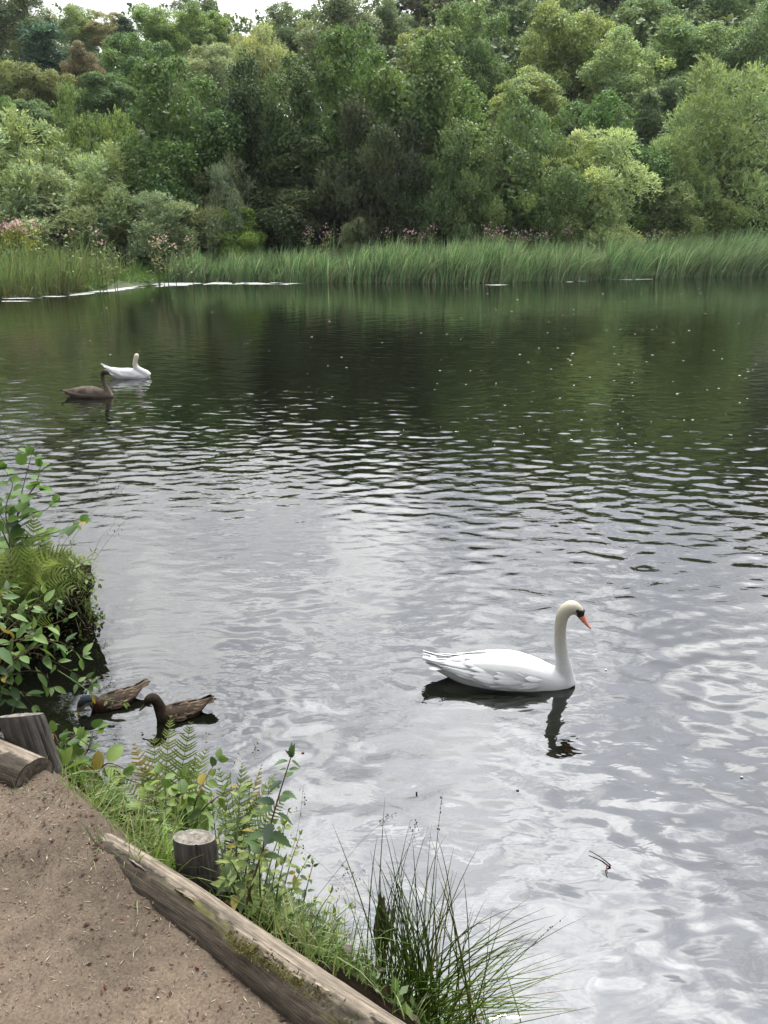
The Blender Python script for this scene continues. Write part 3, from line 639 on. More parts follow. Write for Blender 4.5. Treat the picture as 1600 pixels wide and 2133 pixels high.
# ------------------------------------------------------------------ birds
M_EYE = solid_mat('dark_eye', [(0, (.006, .005, .005)), (1, (.01, .008, .008))], 5, .15, 0)
def loft(rings, sides=22):
    """rings: (x, top, bottom, half width) -> closed body along x"""
    r = np.array(rings, float); n = 40
    X = np.linspace(r[0, 0], r[-1, 0], n); o = np.argsort(r[:, 0])
    cm = catmull(r, 90); oc = np.argsort(cm[:, 0]); g = lambda k: np.interp(X, cm[oc, 0], cm[oc, k])
    T, B, H = g(1), g(2), np.maximum(g(3), .004); th = np.arange(sides)*2*math.pi/sides
    cy = np.sign(np.cos(th))*np.abs(np.cos(th))**.85; sy = np.sign(np.sin(th))*np.abs(np.sin(th))**.9
    V = np.stack([np.repeat(X[:, None], sides, 1), H[:, None]*cy, ((T+B)/2)[:, None]+((T-B)/2)[:, None]*sy], -1).reshape(-1, 3)
    k = np.arange(sides); V = np.vstack([V, [X[0], 0, (T[0]+B[0])/2], [X[-1], 0, (T[-1]+B[-1])/2]])
    F = [grid_faces(n, sides, True), np.stack([(k+1) % sides, k, np.full(sides, n*sides)], 1), np.stack([(n-1)*sides+k, (n-1)*sides+(k+1) % sides, np.full(sides, n*sides+1)], 1)]
    return V, F
def fuse(bag, voxel, colfn, smooth_it=6):
    """joins overlapping closed shells into one continuous skin and colours it"""
    tmp = bpy.data.objects.new('tmp', bag.mesh('tmp')); COL.objects.link(tmp)
    m = tmp.modifiers.new('r', 'REMESH'); m.mode = 'VOXEL'; m.voxel_size = voxel
    sm = tmp.modifiers.new('s', 'SMOOTH'); sm.factor = .5; sm.iterations = smooth_it
    dg = bpy.context.evaluated_depsgraph_get(); dg.update()
    ev = tmp.evaluated_get(dg); me = ev.to_mesh(); n = len(me.vertices)
    V = np.empty(n*3, np.float32); me.vertices.foreach_get('co', V); V = V.reshape(-1, 3).astype(float)
    qs = np.array([tuple(p.vertices) for p in me.polygons if len(p.vertices) == 4]); ts = np.array([tuple(p.vertices) for p in me.polygons if len(p.vertices) == 3])
    ev.to_mesh_clear(); bpy.data.objects.remove(tmp)
    return mesh_np('body', V, [f for f in (qs, ts) if len(f)], colfn(V), True)
def wing_mesh(secs, side, rows, feathers, base, edge, lift, seed, n_over=2.2):
    """folded wing: sections (x, z_low, z_up, y_low, y_up) front to back, then overlapping feathers laid on that surface"""
    rg = np.random.default_rng(seed); S = catmull(np.array(secs, float), 60); ss = np.linspace(0, 1, 60)
    def P(s_, v, off):
        s_ = np.clip(s_, 0, 1); q = [np.interp(s_, ss, S[:, k]) for k in range(5)]
        bul = (.022*np.sin(math.pi*np.clip(v, 0, 1))*(1-s_*.8)+off)*abs(secs[0][0]-secs[-1][0])
        z = q[1]+(q[2]-q[1])*v; y = q[3]+(q[4]-q[3])*v**1.6
        return np.stack([q[0], side*(y+bul*.8), z+bul*.6*v], -1)
    bag = Bag(); a = np.linspace(0, 1, 22); b = np.linspace(0, 1, 12); A, B = np.meshgrid(a, b, indexing='ij')
    outer = P(A.ravel(), B.ravel(), 0*A.ravel()); inner = P(A.ravel(), B.ravel(), -.03+0*A.ravel())
    g = grid_faces(22, 12); bag.add(outer, g if side < 0 else g[:, ::-1], base); bag.add(inner, g[:, ::-1] if side < 0 else g, base)
    for r_ in range(rows):
        fr = (r_+.5)/rows; v0 = .06+.86*((r_*.618) % 1.0)
        for k in range(feathers):
            v = (k+.5+.3*rg.uniform(-1, 1))/feathers; s0 = -.02+.86*fr+.05*rg.uniform(-1, 1); L = (.13+.17*fr)*rg.uniform(.85, 1.15); W = .52/feathers*n_over*.5*(1+.2*rg.uniform(-1, 1))
            t = np.linspace(0, 1, 7); prof = np.array([.55, .85, 1, 1, .92, .66, .08])
            VV = []; CC = []
            sh = rg.uniform(.86, 1.1)
            for m_, c_ in ((-1, edge), (0, base), (1, edge)):
                VV.append(P(s0+L*t, v+m_*W*prof-.10*t*(v-.25)*fr, .004+lift*t+.004*(m_ == 0))); cc = np.tile(np.array(c_)*sh, (7, 1)); cc[-1] = np.array(edge)*sh
                CC.append(cc)
            bag.add(np.stack(VV, 1).reshape(-1, 3), grid_faces(7, 3), np.stack(CC, 1).reshape(-1, 3))
    return bag.mesh('wing', True)
def bill_mesh(p0, p1, w0, h0, w1, h1, c0, c1, nail, yaw=0):
    p0, p1 = np.array(p0, float), np.array(p1, float); d = unit(p1-p0); L = np.linalg.norm(p1-p0); sidev = unit(np.cross((0, 0, 1.0), d)); upv = np.cross(d, sidev)
    n, k = 9, 12; t = np.linspace(0, 1, n); W = np.interp(t, [0, .45, .8, .95, 1], [w0, (w0+w1)*.46, w1, w1*.7, .002]); H = np.interp(t, [0, .45, .8, 1], [h0, (h0+h1)*.45, h1, .003])
    th = np.arange(k)*2*math.pi/k
    V = p0+d*(L*t)[:, None, None]+sidev*(np.cos(th)[None]*W[:, None])[..., None]+upv*(np.sin(th)[None]*H[:, None]-.12*h0*np.sin(math.pi*t)[:, None])[..., None]
    C = np.where(t[:, None] > .90, np.array(nail)[None], np.array(c0)*(1-t[:, None])+np.array(c1)*t[:, None]); bag = Bag()
    C = np.repeat(C[:, None], k, 1); C[:, np.sin(th) < -.75] = np.array(nail)*1.2
    bag.add(V.reshape(-1, 3), grid_faces(n, k, True), C.reshape(-1, 3)); return bag.mesh('bill', True)
def ball(c, r, col, sx=(1, 1, 1)):
    u = np.linspace(0, math.pi, 9); v = np.arange(12)*2*math.pi/12; U, W = np.meshgrid(u, v, indexing='ij')
    V = np.array(c)+r*np.array(sx)*np.stack([np.sin(U)*np.cos(W), np.sin(U)*np.sin(W), np.cos(U)], -1).reshape(-1, 3)
    b = Bag(); b.add(V, grid_faces(9, 12, True), col); return b
def tail_mesh(root, length, width, rise, n, base, edge, seed=0):
    rg = np.random.default_rng(seed); bag = Bag()
    for k in range(n):
        u = (k-(n-1)/2)/max(1, (n-1)/2); t = np.linspace(0, 1, 6); L = length*(1-.25*u*u)*rg.uniform(.92, 1.06)
        cx = root[0]-L*t; cy = root[1]+u*width*(.35+.65*t); cz = root[2]+rise*t+.004*k % .012; w_ = width*.34*np.array([.7, .9, 1, .95, .7, .1])
        V = np.stack([np.stack([cx, cy+m*w_, cz-.004*abs(m)+.004*(1-abs(m))], -1) for m in (-1, 0, 1)], 1).reshape(-1, 3)
        C = np.stack([np.tile(edge, (6, 1)), np.tile(base, (6, 1)), np.tile(edge, (6, 1))], 1).reshape(-1, 3); bag.add(V, grid_faces(6, 3), C)
    return bag.mesh('tail', True)
def bird(name, label, cat, loc, heading, body, neck, voxel, colfn, wing=None, wingargs=None, bill=None, eyes=None, tail=None, mat=M_FEATHER, group=None, knob=None):
    root = empty(name, loc, heading, label, cat, group)
    bag = Bag(); bag.add(*loft(body)); N = np.array(neck, float)
    if N.shape[1] == 3: N = np.insert(N, 1, 0, axis=1)
    Q = catmull(N, 40); bag.add(*tube(Q[:, :3], Q[:, 3], 18)); b = ball(Q[-1, :3], Q[-1, 3]*1.02, (1, 1, 1)); bag.add(b.V[0], list(b.F.values())[0])
    obj('body', fuse(bag, voxel, colfn), mat, root)
    if wing:
        for sd in (-1, 1): obj('wing', wing_mesh(wing, sd, *wingargs, seed=5+sd), mat, root)
    if bill: obj('bill', bill_mesh(*bill), M_BILL, root)
    if knob: obj('bill_knob', ball(*knob).mesh('bill_knob', True), M_BILL, root)
    for e_ in eyes or []: obj('eye', ball(e_[:3], e_[3], (.01, .01, .01)).mesh('eye', True), M_EYE, root)
    if tail: obj('tail', tail_mesh(*tail), mat, root)
    return root
WHITE, CREAM = np.array((.43, .435, .435)), np.array((.355, .33, .26))
SW_BODY = [(0.0, .065, -.03, .025), (-.03, .10, -.07, .062), (-.11, .105, -.09, .10), (-.25, .165, -.10, .132), (-.40, .208, -.10, .148), (-.55, .210, -.09, .145), (-.70, .188, -.06, .115), (-.82, .160, -.01, .075), (-.92, .132, .04, .045), (-.99, .11, .085, .02)]
SW_WING = [(-.16, .040, .098, .095, .055), (-.27, .025, .155, .136, .030), (-.38, .020, .196, .158, .012), (-.50, .022, .207, .166, .004), (-.62, .038, .198, .154, .003), (-.74, .066, .176, .122, .003), (-.85, .096, .156, .082, .006), (-.95, .128, .152, .050, .014), (-1.04, .158, .164, .034, .026)]
def swan_col(V):
    k = sstep(.10, .50, V[:, 2])[:, None]; stain = (.5+.5*fbm(V[:, 0]*14, V[:, 1]*14, V[:, 2]*9))[:, None]
    C = WHITE*(1-k)+CREAM*k; C = C*(1-.10*stain*sstep(.03, .12, V[:, 2])[:, None]*(V[:, 0] > -.2)[:, None])
    e0, e1 = np.array((-.022, .578)), np.array((.020, .536)); q = V[:, [0, 2]]; h = np.clip(((q-e0)@(e1-e0))/((e1-e0)@(e1-e0)), 0, 1)
    d = np.linalg.norm(q-e0-h[:, None]*(e1-e0), axis=1); m = (d < .008+.027*h) & (np.abs(V[:, 1]) > .014*(1-h))
    C[m] = (.012, .011, .011); return C
p_ = at_z(1192, 1423)
bird('mute_swan', 'large white swan with upright neck and orange bill on the open water', 'swan', p_, R(-5.5), SW_BODY,
     [(-.052, 0, .080), (-.060, .06, .069), (-.070, .13, .057), (-.086, .21, .047), (-.102, .30, .043), (-.111, .38, .040), (-.113, .45, .040), (-.105, .515, .043), (-.080, .563, .047), (-.046, .583, .047), (-.014, .565, .040), (.010, .538, .030)],
     .009, swan_col, SW_WING, (5, 6, WHITE*1.0, WHITE*.80, .022), ((.002, 0, .545), (.090, 0, .425), .024, .029, .018, .010, (.50, .15, .07), (.56, .22, .13), (.02, .018, .018)),
     [(-.020, sg*.0385, .578, .0075) for sg in (-1, 1)], ((-.86, 0, .10), .17, .085, .012, 7, WHITE, WHITE*.92), knob=((.026, 0, .556), .0135, (.012, .011, .011), (1, .9, 1.15)), group='swans on the lake')
def swan2_col(V):
    k = sstep(.16, .36, V[:, 2])[:, None]*(V[:, 0] > -.45)[:, None]; return WHITE*(1-k)+(CREAM*1.02)*k
up = lambda sec, a: [tuple([x_]+[z_+a*max(0, -x_-.52)**1.3 for z_ in zz_[:2]]+list(zz_[2:])) for x_, *zz_ in sec]
p_ = at_z(313, 786)
bird('mute_swan', 'far white swan with curled neck and raised tail beside the grey cygnet', 'swan', p_, R(4), up(SW_BODY, .22),
     [(-.04, 0, .02, .090), (-.09, 0, .08, .088), (-.18, -.01, .135, .080), (-.262, -.01, .20, .068), (-.296, -.005, .28, .058), (-.290, .0, .355, .053), (-.268, .01, .42, .052), (-.258, .025, .468, .054), (-.256, .055, .475, .050), (-.256, .09, .45, .034)],
     .014, swan2_col, up(SW_WING, .36), (5, 6, WHITE*.99, WHITE*.88, .010), ((-.256, .085, .452), (-.256, .18, .40), .022, .02, .017, .009, (.50, .15, .07), (.56, .22, .13), (.02, .018, .018)), None, ((-.84, 0, .18), .17, .08, .09, 6, WHITE, WHITE*.9), group='swans on the lake')
GB = np.array((.068, .055, .045))
def cyg_col(V):
    n_ = (.5+.5*fbm(V[:, 0]*16, V[:, 1]*16, V[:, 2]*16))[:, None]; C = GB*(.72+.55*n_)
    C = C*(1-.5*sstep(.30, .48, V[:, 2]))[:, None]*(1+.7*sstep(.1, .35, fbm(V[:, 0]*7, V[:, 1]*7, V[:, 2]*7+3)))[:, None]; pale = sstep(.02, .12, V[:, 2])*sstep(.35, .2, V[:, 2])*(V[:, 0] > -.13); return C*(1+.55*pale)[:, None]
p_ = at_z(236, 827)
bird('cygnet', 'grey brown cygnet with upright neck below the far white swan', 'cygnet', p_, R(-3), SW_BODY,
     [(-.05, 0, .07), (-.075, .08, .060), (-.115, .19, .050), (-.150, .29, .043), (-.166, .37, .040), (-.158, .44, .042), (-.125, .482, .048), (-.085, .482, .046), (-.045, .462, .034), (-.025, .452, .026)],
     .014, cyg_col, [(x_, zl*.95, zu*.78, yl, yu) for x_, zl, zu, yl, yu in SW_WING], (5, 6, GB*.85, GB*1.35, .012), ((-.03, 0, .455), (.058, 0, .425), .022, .022, .018, .009, (.035, .032, .034), (.06, .05, .05), (.02, .02, .02)), None, ((-.85, 0, .10), .17, .08, .0, 6, GB*.9, GB*1.4), M_BROWNFEATHER)
DB = [(0.0, .045, -.02, .02), (-.02, .07, -.05, .048), (-.08, .078, -.06, .072), (-.155, .082, -.055, .076), (-.225, .078, -.03, .061), (-.28, .074, .02, .038), (-.325, .084, .06, .02)]
DW = [(-.05, .013, .056, .060, .028), (-.09, .008, .080, .076, .008), (-.155, .010, .088, .082, .001), (-.22, .021, .085, .066, .001), (-.275, .041, .083, .044, .003), (-.315, .068, .092, .027, .012), (-.345, .086, .094, .015, .011)]
DC = np.array((.034, .025, .018))
def duck_col(V):
    n_ = (.5+.5*fbm(V[:, 0]*60, V[:, 1]*60, V[:, 2]*60))[:, None]; C = DC*(.55+.9*n_)
    hd = sstep(.06, .10, V[:, 2])*(V[:, 0] > -.05); return C*(1-.35*hd)[:, None]
p_ = at_z(331, 1498)
bird('mallard_duck', 'brown duck in dark profile with its head held up, right of the dabbling one', 'duck', p_, R(201), DB,
     [(-.035, 0, .050), (-.024, .045, .044), (-.012, .090, .037), (.000, .130, .033), (.020, .160, .034), (.046, .157, .030), (.062, .140, .021)],
     .0055, duck_col, DW, (5, 4, DC*.5, DC*4.5, .026), ((.052, 0, .148), (.112, 0, .090), .015, .016, .015, .006, (.03, .022, .016), (.05, .035, .022), (.012, .01, .01)),
     [(.034, sg*.0300, .166, .0045) for sg in (-1, 1)], ((-.29, 0, .066), .080, .04, .006, 7, DC*.8, DC*2.4), M_BROWNFEATHER, 'ducks by the near bank')
def duck2_col(V):
    C = duck_col(V)/np.maximum(1-.35*sstep(.06, .10, V[:, 2])*(V[:, 0] > -.05), .1)[:, None]
    hd = V[:, 0] > .012; crown = hd & (V[:, 2] > .083-.45*np.maximum(V[:, 0]-.045, 0)); C[hd] = np.array((.17, .15, .12))*(.8+.3*vnoise(V[hd, 0]*90, V[hd, 1]*90))[:, None]
    C[crown] = (.012, .016, .019); br = (V[:, 0] > -.06) & ~hd & (V[:, 2] < .07); C[br] = C[br]*np.array((1.0, .62, .55)); return C
p_ = at_z(197, 1478)
bird('mallard_duck', 'mottled duck dabbling with its yellow bill in the water beside the bank', 'duck', p_, R(214), DB,
     [(-.035, .0, .048), (-.012, .045, .041), (.014, .074, .035), (.044, .084, .034), (.070, .066, .031), (.086, .038, .022)],
     .0055, duck2_col, DW, (5, 4, DC*.6, DC*4.5, .026), ((.080, 0, .050), (.112, 0, -.012), .013, .012, .014, .006, (.34, .27, .05), (.38, .30, .06), (.03, .03, .02)),
     [(.062, sg*.0315, .088, .004) for sg in (-1, 1)], ((-.29, 0, .070), .085, .042, .018, 7, DC*.9, DC*3.2), M_BROWNFEATHER, 'ducks by the near bank')

# ------------------------------------------------------------------ logs, posts, stump
PALEW, GREYW, DARKB = np.array((.165, .136, .103)), np.array((.080, .066, .050)), np.array((.038, .030, .021))
def log_mesh(A, B, r0, r1, seed, split=1.02, width=1.05, nl=260, nc=64, top_dir=(0.25, .35, 1.0)):
    """a fallen log: dark bark skin broken away along the top, where pale weathered wood shows a step lower"""
    A, B = np.array(A, float), np.array(B, float); T = unit(B-A); L = np.linalg.norm(B-A)
    U = np.array(top_dir, float); U = unit(U-T*(U@T)); S = np.cross(T, U); if_ = 1 if S[1] > 0 else -1; S = S*if_
    t = np.linspace(0, 1, nl); th = np.linspace(-math.pi, math.pi, nc, endpoint=False)     # th 0 = top, positive towards the water
    TT, TH = np.meshgrid(t, th, indexing='ij'); s_ = TT*L
    edge_lo = -.50+.22*fbm(s_*4, 0*s_+seed)+.13*vnoise(s_*38, 0*s_+2)+.06*vnoise(s_*110, 0*s_); edge_hi = 1.9+.2*fbm(s_*5, 0*s_+9)
    m = sstep(-.07, .07, TH-edge_lo)*sstep(.05, -.05, TH-edge_hi)
    grain = fbm(s_*6, TH*9, seed, 4); bark = fbm(s_*9, TH*6, seed+4, 4)
    crack = np.exp(-((TH-edge_lo)/.045)**2)*(.5+.5*vnoise(s_*14, 0*s_+5)); gap = sstep(.45, .8, vnoise(s_*7, 0*s_+8))*np.exp(-((TH-edge_lo+.10)/.12)**2)
    r = (r0+(r1-r0)*TT)*(1+.10*fbm(s_*2.6, 1.3*np.cos(TH), 1.3*np.sin(TH)+seed)); r = r+.0035*(1-m)*1.0+.0032*bark*(1-m)+.0012*grain*m-.011*crack-.012*gap
    kn = np.exp(-((s_-.62*L)/.022)**2-((TH+1.05)/.24)**2); r = r-.012*kn+.006*np.exp(-((s_-.62*L)/.06)**2-((TH+1.05)/.55)**2)
    V = A+T*s_[..., None]+(S*.012*np.sin(5*TT)[..., None]+U*.006*np.sin(7*TT+1)[..., None])+r[..., None]*(U*np.cos(TH)[..., None]+S*np.sin(TH)[..., None])
    wood = PALEW*(.82+.55*grain+.22*vnoise(s_*5, TH*26)+.12*vnoise(s_*2, TH*60))[..., None]; bk = (DARKB*.9+GREYW*.35*(.5+.5*bark)[..., None])*(.85+.35*fbm(s_*20, TH*10, 2))[..., None]
    C = bk*(1-m)[..., None]+wood*m[..., None]; C = C*(1-.75*np.clip(crack+gap+kn, 0, 1))[..., None]
    moss = sstep(.1, .45, fbm(s_*5, TH*3, seed+7)+.1)*np.exp(-((TH-edge_lo+.30)/.22)**2)*sstep(.15, .3, TT)*sstep(.8, .6, TT)
    C = C*(1-.6*moss)[..., None]+np.array((.085, .085, .018))*(.6*moss)[..., None]
    bag = Bag(); bag.add(V.reshape(-1, 3), grid_faces(nl, nc, True)[:, ::-1] if if_ > 0 else grid_faces(nl, nc, True), np.clip(C, .004, 1).reshape(-1, 3))
    def surf(u, ang, off):
        rr = r0+(r1-r0)*u+off; return A+T*(u*L)[:, None]+rr[:, None]*(U*np.cos(ang)[:, None]+S*np.sin(ang)[:, None])
    return bag.mesh('log', True), V.reshape(nl, nc, 3), surf, T
def end_disc(ringv, T, seed, out=.004, base=PALEW):
    """sawn end: rings of wood closing a log"""
    c = ringv.mean(0); n = len(ringv); bag = Bag(); k = 7; V = []; C = []
    for j in range(k):
        f = 1-j/(k-1)*.98; V.append(c+(ringv-c)*f+T*(out+.004*vnoise(ringv[:, 0]*60+j, ringv[:, 2]*60)[:, None]*(j > 0))); C.append(np.tile(base*(.55+.5*((j*.37+seed) % 1)), (n, 1))*(1+.2*vnoise(ringv[:, 0]*40, ringv[:, 2]*40+j))[:, None])
    bag.add(np.vstack(V), grid_faces(k, n, True), np.clip(np.vstack(C), .01, 1)); return bag.mesh('sawn_end', True)
LA, LB = (-.865, 1.845, 1.172), (.42, .885, 1.235)
lm, lv, lsurf, LT = log_mesh(LA, LB, .050, .086, 3)
lr_ = empty('edging_log', LA, 0, 'long weathered log with pale split top lying along the path edge', 'log')
def local(me, root):
    me.transform(Matrix.Translation(-Vector(root.location))); return me
obj('trunk', local(grain(lm, LA, LT), lr_), M_WOOD, lr_); obj('sawn_end', local(grain(end_disc(lv[0], -LT, .3, .002, DARKB*1.6)), lr_), M_WOOD, lr_)
rg = np.random.default_rng(4); n = 750; u = np.clip(rg.normal(.44, .09, n), .26, .66)
me_ = fbm(u*1.3*5, 0*u+3); ang = -.72+.12*rg.normal(size=n)+.12*me_; keep = vnoise(u*16, 0*u) > .0; u, ang = u[keep], ang[keep]
bag = Bag(); bag.add(*leaf_scatter(lsurf(u, ang, .004+rg.uniform(0, .006, len(u))), .010, .4, [(.075, .072, .018), (.11, .085, .022), (.05, .05, .014)], rg, 1.0))
obj('moss', local(bag.mesh('moss'), lr_), M_GRASS, lr_, kind='stuff')
rg = np.random.default_rng(14)
for k in range(16):
    u0 = rg.uniform(.05, .95); L_ = rg.uniform(.03, .09); tt_ = np.linspace(0, 1, 6); wid = rg.uniform(.03, .07)*np.array([.1, .8, 1, .7, .9, .1]); a0 = -.46+.10*rg.normal()
    lo_ = lsurf(u0+tt_*L_/1.6, a0-wid, .004+.006*np.sin(tt_*3.1)); hi_ = lsurf(u0+tt_*L_/1.6, a0+wid+.03*rg.normal(size=6), .003+0*tt_); top_ = (lo_+hi_)/2+np.array((0, 0, .004))
    b_ = Bag(); b_.add(np.stack([lo_, top_, hi_], 1).reshape(-1, 3), grid_faces(6, 3), PALEW*rg.uniform(.7, 1.25)); obj('wood_splinter', local(grain(b_.mesh('wood_splinter'), LA, LT), lr_), M_WOOD, lr_)
CA, CB = (-2.3, 2.75, 1.18), (-1.165, 2.140, 1.185)
cm_, cv, csurf, CT = log_mesh(CA, CB, .080, .072, 8, nl=180)
cr_ = empty('edging_log', CB, 0, 'short end of a second log with pale split top against the leaning post', 'log')
obj('trunk', local(grain(cm_, CA, CT), cr_), M_WOOD, cr_); obj('sawn_end', local(grain(end_disc(cv[-1], CT, .6, .003, GREYW)), cr_), M_WOOD, cr_)
def post(label, foot, top, rad, seed):
    foot, top = np.array(foot, float), np.array(top, float); ax = unit(top-foot); L = np.linalg.norm(top-foot); rg = np.random.default_rng(seed)
    X = unit(np.cross(ax, (0, 1, .01))); Y = np.cross(ax, X); n, k = 40, 72; t = np.linspace(0, 1, n); th = np.arange(k)*2*math.pi/k
    TT, TH = np.meshgrid(t, th, indexing='ij'); r = rad*(1.04-.05*TT)*(1+.025*np.sin(2*TH+seed)+.02*fbm(np.cos(TH)*1.5, np.sin(TH)*1.5, TT*2+seed)); crackc = np.zeros_like(r)
    for a0 in rg.uniform(0, 6.28, 7):
        w_ = rg.uniform(.03, .07); dd = np.angle(np.exp(1j*(TH-a0-.12*vnoise(TT*3, 0*TT+a0)))); cr = np.exp(-(dd/w_)**2)*sstep(rg.uniform(0, .4), rg.uniform(.5, .8), TT if rg.uniform() < .6 else 1-TT); r = r-.006*cr; crackc = np.maximum(crackc, cr)
    r = r*np.where(TT > .985, .965, 1.0)
    V = foot+ax*(TT*L)[..., None]+r[..., None]*(X*np.cos(TH)[..., None]+Y*np.sin(TH)[..., None])
    V = V-ax*((.38*(V[..., 1]-top[1])+.16*(V[..., 0]-top[0]))*sstep(.5, 1, TT))[..., None]      # the top is sawn at a slant
    g = fbm(np.cos(TH)*9, np.sin(TH)*9, TT*3); C = np.array((.062, .055, .048))*(.80+.5*g)[..., None]*(1-.8*crackc)[..., None]
    br = sstep(.1, .6, fbm(np.cos(TH)*2+seed, np.sin(TH)*2, TT*2))[..., None]*sstep(.5, .1, TT)[..., None]; C = C*(1-br*.5)+np.array((.17, .11, .065))*br*.5
    root = empty('timber_post', foot, 0, label, 'post', 'timber posts holding the edging logs')
    b_ = Bag(); b_.add(V.reshape(-1, 3), grid_faces(n, k, True), np.clip(C, .004, 1).reshape(-1, 3)); obj('shaft', local(grain(b_.mesh('shaft', True), foot, ax), root), M_WOOD, root)
    obj('sawn_top', local(grain(end_disc(V[-1], ax, seed*.1, .001, np.array((.165, .148, .125)))), root), M_WOOD, root)
post('weathered post leaning at the left edge beside the short log end', (-1.185, 2.285, .78), at_y(44, 1490, 2.36), .076, 3)
post('weathered upright post behind the long log among the plants', (-.535, 1.775, .72), at_y(405, 1744, 1.79), .060, 7)
# rotten stump in the shallows
q = at_z(795, 1938); bag = Bag(); rg = np.random.default_rng(9)
n, k = 26, 30; T_, H_ = np.meshgrid(np.linspace(0, 1, n), np.arange(k)*2*math.pi/k, indexing='ij')
r = (.042-.026*T_**1.3)*(1+.35*fbm(np.cos(H_)*1.6, np.sin(H_)*1.6, T_*3)+.22*vnoise(np.cos(H_)*5, np.sin(H_)*5, T_*6)); hh = .25*(.78+.3*vnoise(np.cos(H_)*1.2+2, np.sin(H_)*1.2))
V = np.stack([r*np.cos(H_)+.012*T_, r*np.sin(H_), -.08+hh*1.25*T_], -1).reshape(-1, 3); C = np.array((.045, .036, .027))*(1+.6*fbm(V[:, 0]*50, V[:, 1]*50, V[:, 2]*20))[:, None]; C[V[:, 2] > .165] *= 2.6
bag.add(V, grid_faces(n, k, True), np.clip(C, .004, 1)); rs = empty('rotten_stump', (q[0], q[1], 0), 0, 'dark rotten stump standing in the shallows behind the rushes', 'stump')
obj('trunk', grain(bag.mesh('trunk', True), (0, 0, 0), (0, .05, 1)), M_WOOD, rs)
b2 = Bag(); Q = catmull([(.03, 0, .02), (.05, -.01, .07), (.052, -.01, .12), (.058, -.01, .145)], 8); b2.add(*tube(Q, [.012, .011, .010, .010, .009, .008, .006, .003], 7)); obj('side_spur', b2.mesh('side_spur', True), M_BARK, rs)

# ------------------------------------------------------------------ near plants
def leaf_shape(kind, seed=0):
    """one leaf along +x, about 1 long, folded on its midrib and curved"""
    rg = np.random.default_rng(seed); n = dict(round=7, oval=7, lance=9, serrate=13)[kind]; t = np.linspace(0, 1, n)
    W = dict(round=.46*np.sin(math.pi*t**.95)**.55*(1-.15*t), oval=.215*np.sin(math.pi*t**.80)**.9, lance=.13*np.sin(math.pi*t**.75), serrate=.21*np.sin(math.pi*t**.62)**.9)[kind].copy()
    W[0] = W[-1] = .004
    if kind == 'serrate': W[1:-1] *= np.where(np.arange(1, n-1) % 2, 1.16, .84)
    if kind == 'round': W[-1] = .06
    cur = rg.uniform(-.25, -.08); fold = rg.uniform(.18, .38); z = cur*t*t; tw = rg.normal(0, .10)*t
    V = np.stack([np.stack([t, m*W, z+fold*abs(m)*W+m*W*tw], -1) for m in (-1, 0, 1)], 1).reshape(-1, 3)
    return mesh_np('leaf', V, grid_faces(n, 3), smooth=True)
LEAVES = {k: [leaf_shape(k, i) for i in range(5)] for k in ('round', 'oval', 'lance', 'serrate')}
for k, mt in (('round', M_ALDER), ('oval', M_ELLIP), ('lance', M_HERB), ('serrate', M_NETTLE)):
    for me in LEAVES[k]: me.materials.append(mt)
HERB_OVAL = [m.copy() for m in LEAVES['oval']]; BRAM = [leaf_shape('round', 20+i) for i in range(4)]
for m in HERB_OVAL: m.materials.clear(); m.materials.append(M_HERB)
for m in BRAM: m.materials.append(M_BRAMBLE)
for m in BRAM:
    v = np.empty(len(m.vertices)*3, np.float32); m.vertices.foreach_get('co', v); v = v.reshape(-1, 3); v[:, 1] *= .8; m.vertices.foreach_set('co', v.ravel()); m.update()
def place_leaf(parent, me, p, d, nrm, size, name='leaf'):
    d = unit(d); nrm = np.asarray(nrm, float); b = unit(np.cross(nrm, d)); c = np.cross(d, b); o = bpy.data.objects.new(name, me); COL.objects.link(o); o.parent = parent
    M = Matrix(((d[0]*size, b[0]*size, c[0]*size, p[0]), (d[1]*size, b[1]*size, c[1]*size, p[1]), (d[2]*size, b[2]*size, c[2]*size, p[2]), (0, 0, 0, 1))); o.matrix_basis = M; return o
def leafy(name, label, cat, root, stems, meshes, size, gap, seed, stem_mat=M_STEM, thick=.004, start=.15, pair=True, droop=.25, spread=1.0, group=None, tip=True, taper=.35, petiole=.12):
    """stems are world-space point lists; leaves stand in pairs along them and each is an object"""
    rg = np.random.default_rng(seed); root = np.asarray(root, float); r_ = empty(name, root, 0, label, cat, group)
    for st in stems:
        P = catmull(np.asarray(st, float)-root, 22); bag = Bag(); bag.add(*tube(P, np.linspace(thick, thick*.35, 22), 5)); obj('stem', bag.mesh('stem', True), stem_mat, r_)
        seg = np.r_[0, np.cumsum(np.linalg.norm(np.diff(P, axis=0), axis=1))]; L = seg[-1]; s_ = L*start; k = 0
        while s_ < L:
            p = np.array([np.interp(s_, seg, P[:, i]) for i in range(3)]); i = min(int(np.searchsorted(seg, s_)), 20); T = unit(P[i+1]-P[i])
            side = unit(np.cross(T, (0, 0, 1.0)) if abs(T[2]) < .9 else np.array((1.0, 0, 0))); side = side if k % 2 == 0 else (unit(np.cross(T, side)) if pair else -side)
            sz = size*(1-taper*(s_/L)**2)*rg.uniform(.7, 1.2)
            for sg in ((-1, 1) if pair else (1,)):
                d = unit(sg*side*spread+T*rg.uniform(.15, .7)+np.array((0, 0, -droop*rg.uniform(.2, 1.6)))+rg.normal(size=3)*.22); nn = np.array((0, -.25, 1.0))+rg.normal(size=3)*.35+T*.3
                place_leaf(r_, meshes[rg.integers(len(meshes))], p+d*size*petiole, d, nn, sz)
            s_ += gap*rg.uniform(.75, 1.25); k += 1
        if tip:
            for q in range(3): place_leaf(r_, meshes[rg.integers(len(meshes))], P[-1], unit(P[-1]-P[-3])+rg.normal(size=3)*.6, np.array((0, -.3, 1))+rg.normal(size=3)*.4, size*.55)
    return r_
